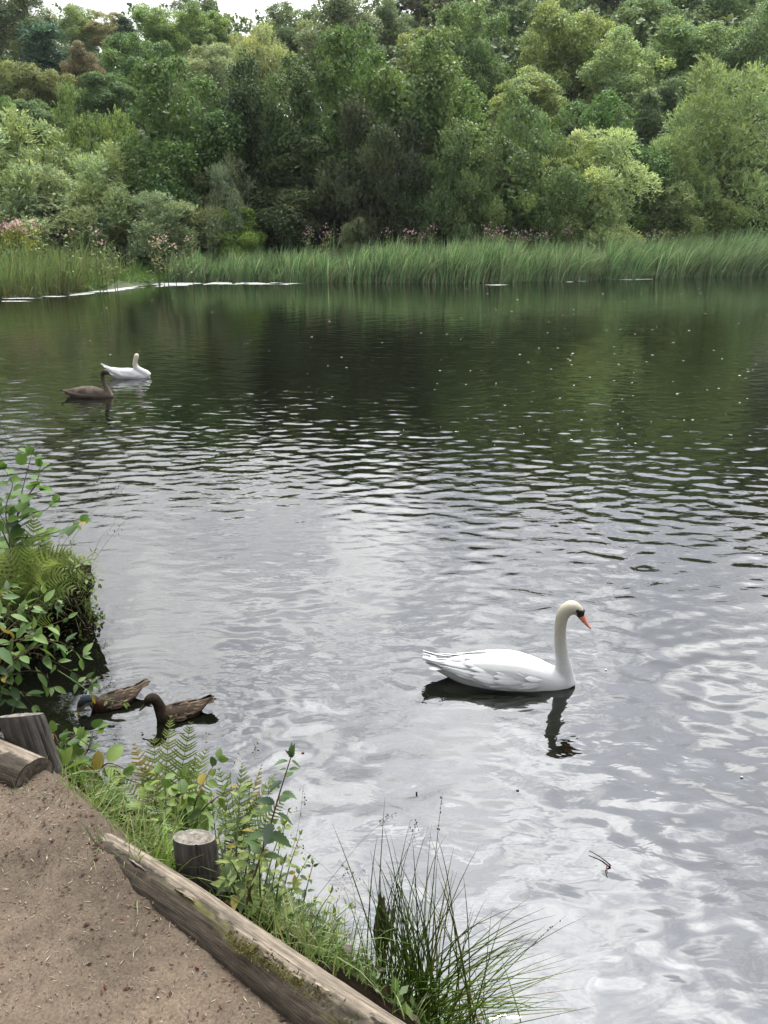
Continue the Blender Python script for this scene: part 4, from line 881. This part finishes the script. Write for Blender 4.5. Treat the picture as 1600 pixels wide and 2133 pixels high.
def S(pts, Y0, Y1): k = len(pts); return [at_y(a, b, Y0+(Y1-Y0)*i/max(1, k-1)) for i, (a, b) in enumerate(pts)]
def frond_mesh(P0, P1, sag, width, seed, gap=.022):
    rg = np.random.default_rng(seed); P0, P1 = np.array(P0, float), np.array(P1, float); mid = (P0+P1)/2+np.array((0, 0, sag))+rg.normal(size=3)*.02; n = max(8, int(np.linalg.norm(P1-P0)*.9/gap))
    t = np.linspace(0, 1, 40); C = ((1-t)**2)[:, None]*P0+(2*t*(1-t))[:, None]*mid+(t**2)[:, None]*P1; bag = Bag(); bag.add(*tube(C, np.linspace(.0035, .0008, 40), 4))
    T = unit(np.gradient(C, axis=0)); view = unit(np.array((rg.normal(0, .5), -1, .9))); side = unit(np.cross(T, view)); up_ = np.cross(side, T)
    tw = rg.normal(0, .35); side, up_ = side*math.cos(tw)+up_*math.sin(tw), up_*math.cos(tw)-side*math.sin(tw)
    for k in range(n):
        f = .16+.82*k/(n-1); i = int(f*39); prof = (math.sin(math.pi*min(1, (f-.05)**.75)) if f < .99 else .1); Lp = width*max(.07, prof)*rg.uniform(.9, 1.08)
        for sg in (-1, 1):
            q = np.linspace(0, 1, 8); d = unit(sg*side[i]+T[i]*.45); ax_ = C[i]+d*(Lp*q)[:, None]+T[i]*(.12*Lp*q*q)[:, None]-up_[i]*(.28*Lp*q*q)[:, None]
            w_ = gap*.30*np.array([.6, 1.1, .75, 1.0, .65, .8, .45, .05])*(.55+.45*prof); V = np.stack([ax_-T[i]*w_[:, None], ax_+up_[i]*.12*w_[:, None], ax_+T[i]*w_[:, None]], 1).reshape(-1, 3); bag.add(V, grid_faces(8, 3))
    return bag.mesh('frond')
def fern(label, root, tips, width, seed, sag=.10, gap=.022):
    rg = np.random.default_rng(seed); root = np.asarray(root, float); r_ = empty('fern', root, 0, label, 'fern', 'ferns on the bank')
    for i, tp in enumerate(tips): obj('frond', frond_mesh(rg.normal(size=3)*.015, np.asarray(tp)-root, sag*rg.uniform(.6, 1.4), width*rg.uniform(.8, 1.15), seed*50+i, gap), M_FERN, r_)
    return r_
# alder sapling on the point of the bank
ya = 5.35; rt = hit(22, 1215)
leafy('alder_sapling', 'alder sapling with rounded leaves standing highest on the bank at left', 'sapling', rt,
      [[rt]+S([(28, 1140), (38, 1060), (52, 1000), (66, 946)], ya, ya), [rt]+S([(20, 1130), (12, 1060), (26, 1010), (10, 978)], ya-.1, ya-.1), S([(34, 1090), (70, 1068), (95, 1062), (112, 1046)], ya, ya+.1),
       S([(30, 1120), (80, 1118), (130, 1104), (168, 1086)], ya, ya-.15), S([(24, 1150), (-6, 1080), (-20, 1040)], ya-.1, ya-.2), S([(40, 1055), (74, 1010), (84, 972)], ya, ya+.1), S([(26, 1140), (10, 1090), (-8, 1060)], ya-.2, ya-.2), S([(36, 1075), (58, 1036), (84, 1022)], ya, ya-.1)],
      LEAVES['round'], .125, .060, 41, M_BARK, .006, .18, False, .02, .9, petiole=.2)
# ferns on the point
f0 = hit(62, 1275); yf = f0[1]
fern('large fern clump covering the point of the bank below the alder sapling', f0, [at_y(a, b, yf+dy) for a, b, dy in
     [(30, 1120, .1), (70, 1075, .1), (110, 1128, .1), (150, 1150, .05), (175, 1185, 0), (165, 1235, -.1), (120, 1160, -.1), (60, 1140, -.1), (10, 1150, -.1), (-15, 1190, -.1), (90, 1190, -.25), (140, 1205, -.2), (40, 1200, -.25), (130, 1265, -.25), (5, 1240, -.3), (178, 1160, .15), (100, 1100, .2), (75, 1230, -.35)]], .12, 51, .22, gap=.040)
f1 = hit(20, 1300)
fern('smaller fern at the left edge low on the point of the bank', f1, [at_y(a, b, f1[1]+dy) for a, b, dy in [(-10, 1220, 0), (40, 1215, 0), (80, 1250, -.1), (20, 1260, -.2), (110, 1290, -.1), (-20, 1270, -.1)]], .12, 52, gap=.034)
# shrub with oval leaves
rt = hit(-60, 1480)
leafy('dogwood_shrub', 'spreading shrub with paired oval leaves hanging over the dark water at left', 'shrub', rt,
      [S(p, 3.75, y1) for p, y1 in (
       ([(-60, 1440), (-10, 1395), (60, 1360), (125, 1385), (190, 1425)], 4.0), ([(-60, 1360), (-10, 1330), (40, 1290), (92, 1236)], 4.3), ([(-40, 1400), (10, 1370), (60, 1320), (110, 1300), (142, 1288)], 4.1), ([(-60, 1460), (-10, 1430), (40, 1400), (88, 1402), (108, 1432)], 3.9),
       ([(-40, 1480), (0, 1462), (32, 1440), (62, 1446)], 3.8), ([(-50, 1320), (0, 1288), (60, 1262), (128, 1258)], 4.3), ([(20, 1378), (70, 1350), (120, 1336), (172, 1368)], 4.05), ([(-60, 1420), (-20, 1372), (20, 1345), (52, 1312)], 4.0), ([(-50, 1300), (-20, 1262), (10, 1240), (22, 1222)], 4.2), ([(-50, 1390), (-10, 1410), (20, 1425), (70, 1470)], 3.8),
       ([(-30, 1350), (30, 1335), (80, 1322), (118, 1345)], 3.95), ([(-50, 1470), (-20, 1450), (10, 1405), (40, 1372)], 3.8))],
      LEAVES['oval'], .118, .088, 42, M_REDSTEM, .004, .12, True, .22)
leafy('dogwood_shoot', 'thin shoot with small yellow green leaves reaching across the dabbling duck', 'shoot', at_y(120, 1396, 3.9), [S([(120, 1396), (160, 1422), (205, 1452), (262, 1464)], 3.9, 3.75)], HERB_OVAL, .060, .10, 43, M_STEM, .003, .3, True, .1)
def bank_pt(x, y): return np.array((x, y, float(bank_z(x, y))))
rt = bank_pt(-2.50, 5.40)
leafy('leafy_herb', 'leafy plants hanging over the dark earth lip at the point of the bank', 'herb', rt, [[rt, *S(p, 5.40, 5.35)] for p in ([(150, 1195), (180, 1165), (196, 1150)], [(160, 1215), (192, 1200), (206, 1215)], [(150, 1225), (178, 1245), (186, 1275)], [(130, 1215), (150, 1250), (160, 1290)], [(120, 1200), (140, 1165), (150, 1135)], [(100, 1210), (118, 1255), (128, 1295)], [(140, 1205), (170, 1225), (196, 1240)])], HERB_OVAL+LEAVES['lance'], .085, .055, 47, M_STEM, .004, .3, True, .2, group='leafy herbs on the bank')
# brambles by the leaning post
rt = hit(128, 1625)
leafy('bramble', 'bramble with broad leaves growing beside the leaning post', 'bramble', rt, [[rt]+S([(122, 1575), (150, 1535), (205, 1520)], 2.5, 2.6), [rt]+S([(130, 1590), (120, 1545), (112, 1525)], 2.45, 2.5), [rt]+S([(150, 1600), (185, 1560), (168, 1540)], 2.5, 2.5), [rt]+S([(118, 1600), (150, 1590), (178, 1608)], 2.45, 2.4)], BRAM, .085, .060, 44, M_REDSTEM, .004, .3, True, .15)
rt = hit(262, 1740)
leafy('bramble', 'bramble cane with dark red stem arching above the edge grass', 'bramble', rt, [[rt]+S([(240, 1670), (205, 1615), (165, 1580), (140, 1578)], 2.45, 2.5), [rt]+S([(250, 1660), (238, 1605), (262, 1622), (300, 1634)], 2.45, 2.5), S([(200, 1612), (225, 1590), (262, 1602)], 2.5, 2.5)], BRAM, .082, .075, 45, M_REDSTEM, .0045, .45, True, .35)
rt = hit(395, 1740)
leafy('bramble', 'bramble with dark round leaves among the ferns behind the upright post', 'bramble', rt, [[rt]+S([(380, 1690), (350, 1640), (330, 1610)], 2.2, 2.3), [rt]+S([(405, 1680), (430, 1620), (455, 1580)], 2.2, 2.35), [rt]+S([(420, 1690), (470, 1650), (510, 1640)], 2.2, 2.3), [rt]+S([(380, 1680), (385, 1640), (378, 1618)], 2.2, 2.2)], BRAM, .070, .07, 46, M_REDSTEM, .0035, .35, True, .2)
# ferns behind the post
f2 = hit(345, 1745)
fern('upright pale fern between the two posts', f2, [at_y(a, b, f2[1]+dy) for a, b, dy in [(356, 1488, .25), (398, 1502, .2), (278, 1548, .2), (322, 1528, .25), (432, 1560, .15), (240, 1610, .1), (452, 1620, .1), (300, 1600, .0), (410, 1570, .05)]], .085, 53, .06)
f3 = hit(490, 1800)
fern('fern arching towards the water right of the upright post', f3, [at_y(a, b, f3[1]+dy) for a, b, dy in [(545, 1592, .25), (505, 1588, .25), (455, 1598, .2), (575, 1610, .2), (596, 1660, .1), (430, 1650, .05), (540, 1660, 0)]], .075, 54, .09)
# mixed herbs
rg = np.random.default_rng(66)
def herb(label, roots, seed, meshes=HERB_OVAL, size=.055, gap=.045, **kw):
    sts = []
    for (a, b), (c, d), dy in roots:
        r0 = hit(a, b); e = at_y(c, d, r0[1]+dy); sts.append([r0, (r0+e)/2+np.array((0, 0, .03)), e])
    return leafy('leafy_herb', label, 'herb', sts[0][0], sts, meshes, size, gap, seed, **kw)
herb('dense leafy herb right behind the upright post', [((470, 1850), (470, 1690), .1), ((490, 1870), (500, 1650), .12), ((520, 1890), (545, 1690), .15), ((480, 1880), (455, 1740), .05), ((540, 1900), (590, 1720), .15), ((505, 1880), (525, 1760), .05), ((460, 1840), (440, 1660), .12)], 67, group='leafy herbs on the bank')
herb('lighter leafy herb spilling over the long log right of the upright post', [((520, 1900), (480, 1790), -.02), ((545, 1915), (540, 1790), 0), ((570, 1930), (590, 1800), .05), ((500, 1890), (470, 1830), -.05), ((560, 1925), (610, 1850), 0), ((530, 1905), (510, 1840), -.05)], 68, HERB_OVAL+LEAVES['lance'], .058, .04, group='leafy herbs on the bank')
herb('pale leafy herb filling the gap between the ferns and the upright post', [((300, 1760), (300, 1640), .1), ((330, 1780), (345, 1660), .1), ((360, 1800), (372, 1690), .08), ((270, 1740), (255, 1650), .1), ((400, 1790), (415, 1650), .12), ((380, 1780), (440, 1700), .1)], 72, HERB_OVAL+LEAVES['lance'], .055, .04, group='leafy herbs on the bank')
herb('tangled leafy herb leaning over the water behind the tall willowherb stem', [((560, 1890), (600, 1690), .15), ((540, 1880), (560, 1640), .15), ((580, 1900), (625, 1740), .15), ((520, 1860), (520, 1630), .18), ((590, 1910), (640, 1790), .12), ((500, 1850), (480, 1620), .18)], 73, HERB_OVAL, .050, .038, group='leafy herbs on the bank')
herb('low pale herb with narrow leaves left of the rush tuft', [((640, 1960), (690, 1860), .05), ((660, 1975), (725, 1890), .05), ((620, 1950), (655, 1880), .02), ((690, 1990), (700, 1920), 0), ((610, 1945), (610, 1880), 0)], 69, LEAVES['lance'], .065, .035, group='leafy herbs on the bank')
herb('small toothed herb standing over the log left of the rotten stump', [((622, 1945), (652, 1800), .06)], 70, LEAVES['serrate'], .055, .05, droop=.3)
rt = hit(508, 1905)
leafy('willowherb', 'tall dark willowherb stem with toothed paired leaves against the bright water', 'herb', rt, [[rt]+S([(530, 1825), (556, 1745), (582, 1655), (606, 1578)], rt[1]+.03, rt[1]+.16)], LEAVES['serrate'], .078, .034, 71, M_REDSTEM, .0045, .38, True, .35, tip=True, taper=.45)
# grass on the bank
rg = np.random.default_rng(81); gb = []
def grass_patch(n, cx, cy, sx, sy, H, lean=(0, 0), cols=((.11, .165, .04), (.15, .20, .06), (.08, .135, .03), (.18, .19, .08)), wid=.005):
    px_ = rg.normal(cx, sx, n); py_ = rg.normal(cy, sy, n)
    B_ = np.array([hit(a, b) for a, b in zip(px_, py_)]); B_ = B_[~np.isnan(B_[:, 0])]; ok = (shore_dist(B_[:, 0], B_[:, 1]) > -.02) & (B_[:, 2] < 1.17); B_ = B_[ok]; m = len(B_)
    if m == 0: print('empty patch', cx, cy); return
    c = np.array(cols)[rg.integers(0, len(cols), m)]*(1+rg.normal(0, .15, (m, 1)))
    gb.append((B_-np.array((0, 0, .01)), H*rg.uniform(.45, 1.1, m), np.column_stack([rg.normal(lean[0], .45, m)*H, rg.normal(lean[1], .35, m)*H, 0*np.zeros(m)]), wid*rg.uniform(.6, 1.3, m), np.clip(c, .01, 1)))
grass_patch(330, 190, 1690, 50, 35, .20, (.3, .1)); grass_patch(260, 290, 1790, 50, 30, .20, (.2, .0)); grass_patch(150, 415, 1775, 22, 20, .34, (.1, 0)); grass_patch(70, 335, 1830, 25, 12, .20, (.1, 0), ((.14, .22, .04), (.16, .24, .05)))
grass_patch(110, 480, 1840, 25, 20, .22); grass_patch(320, 690, 1985, 60, 25, .22, (.1, .1), ((.11, .17, .05), (.14, .20, .07), (.16, .17, .07))); grass_patch(160, 590, 1935, 40, 14, .18)
grass_patch(700, 150, 1190, 36, 22, .13, (.4, -.1)); grass_patch(900, 80, 1200, 60, 45, .17, (.2, -.1)); grass_patch(420, 190, 1205, 14, 20, .12, (.7, -.5)); grass_patch(300, 165, 1240, 18, 18, .14, (.7, -.7))
def grass_world(n, xr, yr, d0, d1, H, out, cols, wid=.005):
    x = rg.uniform(*xr, n); y = rg.uniform(*yr, n); d = shore_dist(x, y); k = (d > d0) & (d < d1) & (bank_z(x, y) < 1.06); x, y, d = x[k], y[k], d[k]; m = len(x)
    gx_ = (shore_dist(x+.02, y)-shore_dist(x-.02, y))/.04; gy_ = (shore_dist(x, y+.02)-shore_dist(x, y-.02))/.04
    o_ = .13*sstep(.5, .1, d); c = np.array(cols)[rg.integers(0, len(cols), m)]*(1+rg.normal(0, .2, (m, 1)))
    gb.append((np.stack([x-gx_*o_, y-gy_*o_, bank_z(x, y)-.015], 1), H*rg.uniform(.4, 1.15, m), np.stack([-gx_*H*out*sstep(.4, .05, d)+rg.normal(0, .4, m)*H, -gy_*H*out*sstep(.4, .05, d)+rg.normal(0, .4, m)*H, 0*x], 1), wid*rg.uniform(.6, 1.3, m), np.clip(c, .01, 1)))
GC = ((.11, .165, .04), (.15, .20, .06), (.08, .135, .03), (.18, .19, .08))
grass_world(6200, (-3.6, -2.1), (4.7, 6.2), .11, .80, .12, .35, GC); grass_world(3400, (-3.0, -2.1), (4.8, 6.0), .11, .26, .15, 1.0, GC); grass_world(1800, (-.9, .6), (1.3, 2.9), .02, .7, .12, .5, GC, .004)
parts_ = [blades(rg, *g_, nseg=4) for g_ in gb]; bag = Bag()
for v_, f_, c_ in parts_: bag.add(v_, f_, c_)
obj('grass', bag.mesh('grass'), M_GRASS, kind='stuff', label='soft grass growing on the bank between the other plants')
# small leaves covering the bank
n = 9000; x_ = rg.uniform(-3.4, .7, n*3); y_ = rg.uniform(1.2, 6.4, n*3); d_ = shore_dist(x_, y_); k = (d_ > -.05) & (d_ < 1.1) & ((y_ > 4.4) | (d_ < .62)); x_, y_ = x_[k][:n], y_[k][:n]
bag = Bag(); bag.add(*leaf_scatter(np.stack([x_, y_, bank_z(x_, y_)+rg.uniform(0, .10, len(x_))], 1), .045, .5, [(.05, .09, .02), (.08, .14, .03), (.10, .15, .04), (.05, .04, .02)], rg, .3))
obj('ground_cover', bag.mesh('ground_cover'), M_GRASS, kind='stuff', label='low leafy ground cover on the bank')
# rush tuft
rr = np.array((.10, 1.80, float(bank_z(.10, 1.80))-.02)); rt_ = empty('rush_tuft', rr, 0, 'big tuft of dark green rushes at the foot of the log', 'rushes'); rg = np.random.default_rng(91)
def rush(tipw, r0, wid, mat=M_RUSH, name='blade', arch=.5):
    e = np.asarray(tipw)-rr; m = np.array((r0[0]+(e[0]-r0[0])*.32, r0[1]+(e[1]-r0[1])*.32, r0[2]+(e[2]-r0[2])*(.5+.22*arch))); t = np.linspace(0, 1, 9)[:, None]
    P = (1-t)**2*r0+2*t*(1-t)*m+t*t*e; b_ = Bag(); b_.add(*tube(P, wid*np.array([1, 1, 1, .95, .85, .75, .6, .4, .12]), 3, False)); return obj(name, b_.mesh(name, True), mat, rt_), P
for i in range(215):
    r0 = np.array((rg.normal(.0, .105), rg.normal(.0, .075), 0.0)); k = rg.uniform()
    if k < .56: tp = (rg.normal(850, 62)+r0[0]*300, rg.normal(1860, 75)); Y = 1.85+rg.normal(0, .10)
    elif k < .84:
        f = rg.uniform(); tp = (rg.normal(1060+90*f, 55), rg.normal(1925+140*f, 38)); Y = 1.84+rg.normal(0, .13)
    else: tp = (rg.normal(1000, 130), rg.normal(2095, 30)); Y = 1.72+rg.normal(0, .10)
    rush(at_y(tp[0], min(tp[1], 2160), Y), r0, rg.uniform(.0017, .0032), arch=rg.uniform(.2, 1.2))
for tp, nm in (((922, 1650), 1), ((867, 1716), 1), ((899, 1716), 0), ((998, 1762), 0), ((1178, 1908), 1), ((1110, 1863), 0), ((1205, 1990), 0), ((1222, 2058), 0), ((1240, 2100), 0), ((1228, 2140), 0)):
    o, P = rush(at_y(tp[0], tp[1], 1.9), np.array((rg.normal(0, .05), rg.normal(0, .04), 0)), .0022, arch=.8)
    if nm:
        hb = Bag()
        for j in range(14):
            f = rg.uniform(.80, .99) if tp[0] != 867 else rg.uniform(.93, 1.0); i0 = f*8; a0 = int(min(i0, 7)); p0 = P[a0]*(1-(i0-a0))+P[a0+1]*(i0-a0)+rg.normal(size=3)*(.0022 if tp[0] != 867 else .010); bb = ball(p0, rg.uniform(.0010, .0019), (.06, .04, .025), (1, 1, 2.2)); hb.add(bb.V[0][::1], list(bb.F.values())[0], (.055, .04, .026))
        obj('seed_head', hb.mesh('seed_head'), M_LITTER, rt_)
# thin flowering grass stems
def seed_grass(label, stems, seed, head=1.0, mat=M_DRYSTEM, thick=.0011):
    rg = np.random.default_rng(seed); r0 = np.asarray(stems[0][0]); r_ = empty('seed_grass', r0, 0, label, 'grass', 'flowering grass stems')
    for st in stems:
        P = catmull(np.asarray(st)-r0, 14); b_ = Bag(); b_.add(*tube(P, np.linspace(thick, thick*.5, 14), 3, False)); obj('stem', b_.mesh('stem'), mat, r_)
        n_ = 16; T = unit(P[-1]-P[-4]); pos = P[-1]-T*rg.uniform(0, .10*head, (n_, 1))+rg.normal(size=(n_, 3))*.012*head; hb = Bag(); hb.add(*leaf_scatter(pos, .013*head, .45, [(.10, .065, .045), (.14, .10, .07), (.06, .04, .03)], rg, .8)); obj('seed_head', hb.mesh('seed_head'), M_LITTER, r_)
y5 = 5.3
seed_grass('fine grass stems with open seed heads leaning right over the water from the point', [S(p, y5, y5+.1) for p in ([(85, 1140), (140, 1060), (185, 1015), (214, 988)], [(120, 1130), (160, 1070), (195, 1030), (222, 1012)], [(130, 1135), (180, 1070), (225, 1030), (252, 1008)], [(140, 1140), (185, 1075), (228, 1036), (262, 1014)], [(190, 1165), (210, 1120), (232, 1098), (242, 1080)], [(195, 1170), (222, 1130), (245, 1105), (258, 1088)])], 1, 1.2, thick=.0016)
b0 = lambda a, b: hit(a, b)
seed_grass('dry crossing grass stems with dark seed heads left of the rushes', [[b0(610, 1930), *S([(690, 1830), (760, 1745), (824, 1692)], 2.1, 2.2)], [b0(800, 2010), *S([(760, 1900), (690, 1820), (605, 1745)], 2.15, 2.2)], [b0(690, 1985), *S([(700, 1890), (712, 1850), (722, 1822)], 2.1, 2.15)], [b0(640, 1955), *S([(690, 1890), (730, 1850), (762, 1800)], 2.1, 2.2)], [b0(720, 2000), *S([(740, 1900), (730, 1830), (708, 1790)], 2.1, 2.15)], [b0(560, 1920), *S([(600, 1800), (622, 1720), (632, 1640)], 2.1, 2.2)], [b0(500, 1830), *S([(515, 1680), (528, 1590), (537, 1540)], 2.25, 2.4)], [b0(430, 1780), *S([(470, 1640), (490, 1590), (505, 1562)], 2.2, 2.35)], [b0(380, 1760), *S([(400, 1620), (420, 1550), (438, 1528)], 2.25, 2.4)]], 2, .8)
# floating bits
def floater(label, px_, py_, ln, ang, col, cat='twig', name='floating_twig'):
    q = at_z(px_, py_); r_ = empty(name, (q[0], q[1], 0), ang, label, cat); b_ = Bag(); b_.add(*tube(catmull([(-ln*.5, 0, .012), (-.02, .01, .006), (0, -.01, .004)], 8), np.linspace(.002, .004, 8), 5)); b_.add(*tube(catmull([(0, -.01, .004), (ln*.25, .04, .008), (ln*.42, .10, .012)], 8), np.linspace(.004, .002, 8), 5)); obj('twig', b_.mesh('twig', True), M_REDSTEM, r_)
floater('dark forked twig floating on the open water at right', 1268, 1803, .13, R(70), (.03, .02, .015))
def fleck(label, px_, py_, size, col, name='floating_leaf', cat='leaf', seed=0):
    q = at_z(px_, py_); rg = np.random.default_rng(seed); a = np.arange(9)*2*math.pi/9; rr_ = size*(.55 if size < .1 else 1)*(.7+.4*rg.uniform(size=9))
    V = np.vstack([np.stack([rr_*np.cos(a)*1.3, rr_*np.sin(a)*.8, .006+.003*rg.uniform(size=9)], 1), [[0, 0, .007]], np.stack([rr_*np.cos(a)*1.2, rr_*np.sin(a)*.7, -.004+0*a], 1)]); k = np.arange(9)
    b_ = Bag(); b_.add(V, [np.stack([k, (k+1) % 9, np.full(9, 9)], 1), np.stack([k+10, (k+1) % 9+10, (k+1) % 9, k], 1)], col); o = obj(name, b_.mesh(name), M_LITTER, label=label, cat=cat); o.location = (q[0], q[1], 0)
fleck('reddish brown leaf floating right of the ferns', 631, 1569, .014, (.10, .045, .04), seed=1)
fleck('small dark leaf floating below the swan\'s tail', 868, 1652, .008, (.04, .035, .03), seed=2)
fleck('round pale bubble like leaf floating near the right edge', 1545, 1620, .014, (.28, .28, .26), seed=3)
fleck('dark sliver floating under the swan reflection', 1078, 1648, .012, (.03, .025, .02), seed=4)
fleck('white feather floating in front of the swan', 1262, 1396, .010, (.7, .7, .7), 'floating_feather', 'feather', 5)
fleck('white lump floating at the foot of the reeds right of the middle', 1230, 584, .16, (.75, .75, .78), 'floating_litter', 'litter', 6)
rg = np.random.default_rng(55); n = 260; bag = Bag()  # pale specks: part floating debris, part sky glints off the ripples painted as flecks
for i in range(n):
    fx_ = rg.uniform(150, 1600); fy_ = 600+rg.uniform(0, 1)**1.2*330
    if rg.uniform() > .3+.7*(fx_ > 900): continue
    q = at_z(fx_, fy_); s_ = .00055*depth(q)*rg.uniform(.4, 1.4); a = np.arange(6)*math.pi/3
    bag.add(np.vstack([np.stack([q[0]+s_*2.4*np.cos(a), q[1]+s_*2.0*np.sin(a), np.full(6, .012)], 1), [[q[0], q[1], .016]]]), np.stack([np.arange(6), (np.arange(6)+1) % 6, np.full(6, 6)], 1), np.array((.6, .62, .58))*rg.uniform(.4, 1.1))
obj('fluff_and_glints', bag.mesh('fluff_and_glints'), M_LITTER, kind='stuff', label='pale specks on the far water, floating fluff and painted sky glints')

# ------------------------------------------------------------------ flowers behind the reeds
def balsam(label, cx, base_y, w_px, top_px, Y, n, seed, pink, leafcol, fl=1.0, cat='flowers', name='flowering_balsam'):
    rg = np.random.default_rng(seed); Y = max(Y, float(fshore_y((cx-800)/FOC*Y))+4.6) if cx > 150 else Y; Y = float(fshore_y((cx-800)/FOC*Y))+4.6 if cx > 150 else Y; c = at_y(cx, base_y, Y); z0 = float(hill_z(c[0], Y)); sc_ = depth(c)/FOC; r_ = empty(name, (c[0], Y, z0), 0, label, cat, 'flowering plants behind the reeds')
    lv = Bag(); fb = Bag(); sb = Bag(); zt = at_y(cx, top_px, Y)[2]-z0
    for i in range(n):
        x_ = rg.normal(0, w_px*.5*sc_); y_ = rg.normal(0, .35); H = zt*rg.uniform(.82, 1.03)
        sb.add(*tube(np.array([(x_, y_, 0), (x_+rg.normal(0, .06), y_, H*.5), (x_+rg.normal(0, .10), y_, H)]), [.025, .02, .008], 4))
        m = 26; pz = rg.uniform(.45, .95, m)*H; rad_ = .30*(1.1-pz/H)+.10; P = np.stack([x_+rg.normal(size=m)*rad_, y_+rg.normal(size=m)*rad_, pz], 1); lv.add(*leaf_scatter(P, .26, .35, [leafcol, tuple(np.array(leafcol)*.75), tuple(np.array(leafcol)*1.2)], rg, .1))
        if rg.uniform() < fl:
            m = 9; P = np.stack([x_+rg.normal(size=m)*.20, y_+rg.normal(size=m)*.15, H+rg.normal(size=m)*.14+.05], 1); fb.add(*leaf_scatter(P, .15, .7, pink, rg, .3))
    obj('stems', sb.mesh('stems'), M_STEM, r_); obj('leaves', lv.mesh('leaves'), M_REED, r_, kind='stuff'); obj('flowers', fb.mesh('flowers'), M_PETAL, r_, kind='stuff')
PINK = [(.44, .22, .27), (.52, .33, .38), (.36, .16, .22), (.60, .46, .48)]; CRM = [(.60, .56, .46), (.55, .48, .36), (.62, .60, .52)]
balsam('bank of pink balsam flowers above yellow green leaves at the left edge', 35, 540, 85, 464, 50.5, 34, 1, PINK, (.22, .24, .05))
balsam('thin pink balsam among the grey willows at left', 200, 540, 60, 480, 62, 8, 2, PINK, (.12, .15, .05), .7)
balsam('faded pinkish seed heads left of the bright green bush', 345, 540, 60, 494, 62, 8, 3, [(.42, .30, .26), (.36, .27, .20), (.5, .36, .34)], (.15, .16, .07))
balsam('pink flowers and pale leaves right of the bright green bush', 665, 545, 50, 480, 63, 9, 4, PINK, (.26, .26, .12))
balsam('single tall pink balsam right of the middle', 900, 540, 8, 466, 63.5, 2, 5, PINK, (.14, .16, .06))
balsam('scattered pink balsam tops behind the middle reeds', 850, 540, 60, 482, 63.5, 10, 6, PINK, (.14, .17, .06), .8)
balsam('pink and cream flowers below the yellow green sallow', 1010, 545, 50, 476, 64, 12, 7, PINK+CRM[:1], (.20, .22, .09))
balsam('cream flowered meadowsweet with some pink below the pale willow', 1090, 545, 70, 484, 65, 20, 8, CRM+PINK[:2], (.18, .22, .08))
balsam('pink balsam left of the cream flowers at the pale willow foot', 1175, 545, 55, 474, 66, 12, 9, PINK+CRM[:1], (.17, .21, .08))
balsam('cream flowers in the reeds right of the pale willow', 1240, 548, 45, 494, 67, 12, 10, CRM, (.16, .21, .08))
balsam('pinkish flowers behind the reeds below the low willow bush', 1370, 545, 45, 486, 68, 10, 11, PINK[:2]+CRM, (.14, .19, .07))


# ------------------------------------------------------------------ air
bm_ = np.array([(x_, y_, z_) for z_ in (-1.7, 95) for y_ in (-40, 240) for x_ in (-320, 320)], float)
hz = obj('haze', mesh_np('haze', bm_, np.array([[0, 2, 3, 1], [4, 5, 7, 6], [0, 1, 5, 4], [2, 6, 7, 3], [0, 4, 6, 2], [1, 3, 7, 5]])), kind='stuff', label='thin summer haze over the lake and the wooded hill')
mh, t = new_mat('haze_air'); pv = t.n('ShaderNodeVolumePrincipled', {'Color': (.82, .88, .95, 1), 'Density': .00010, 'Anisotropy': .2})
o_ = t.n('ShaderNodeOutputMaterial'); t.t.links.new(pv.outputs[0], o_.inputs['Volume']); hz.data.materials.append(mh)
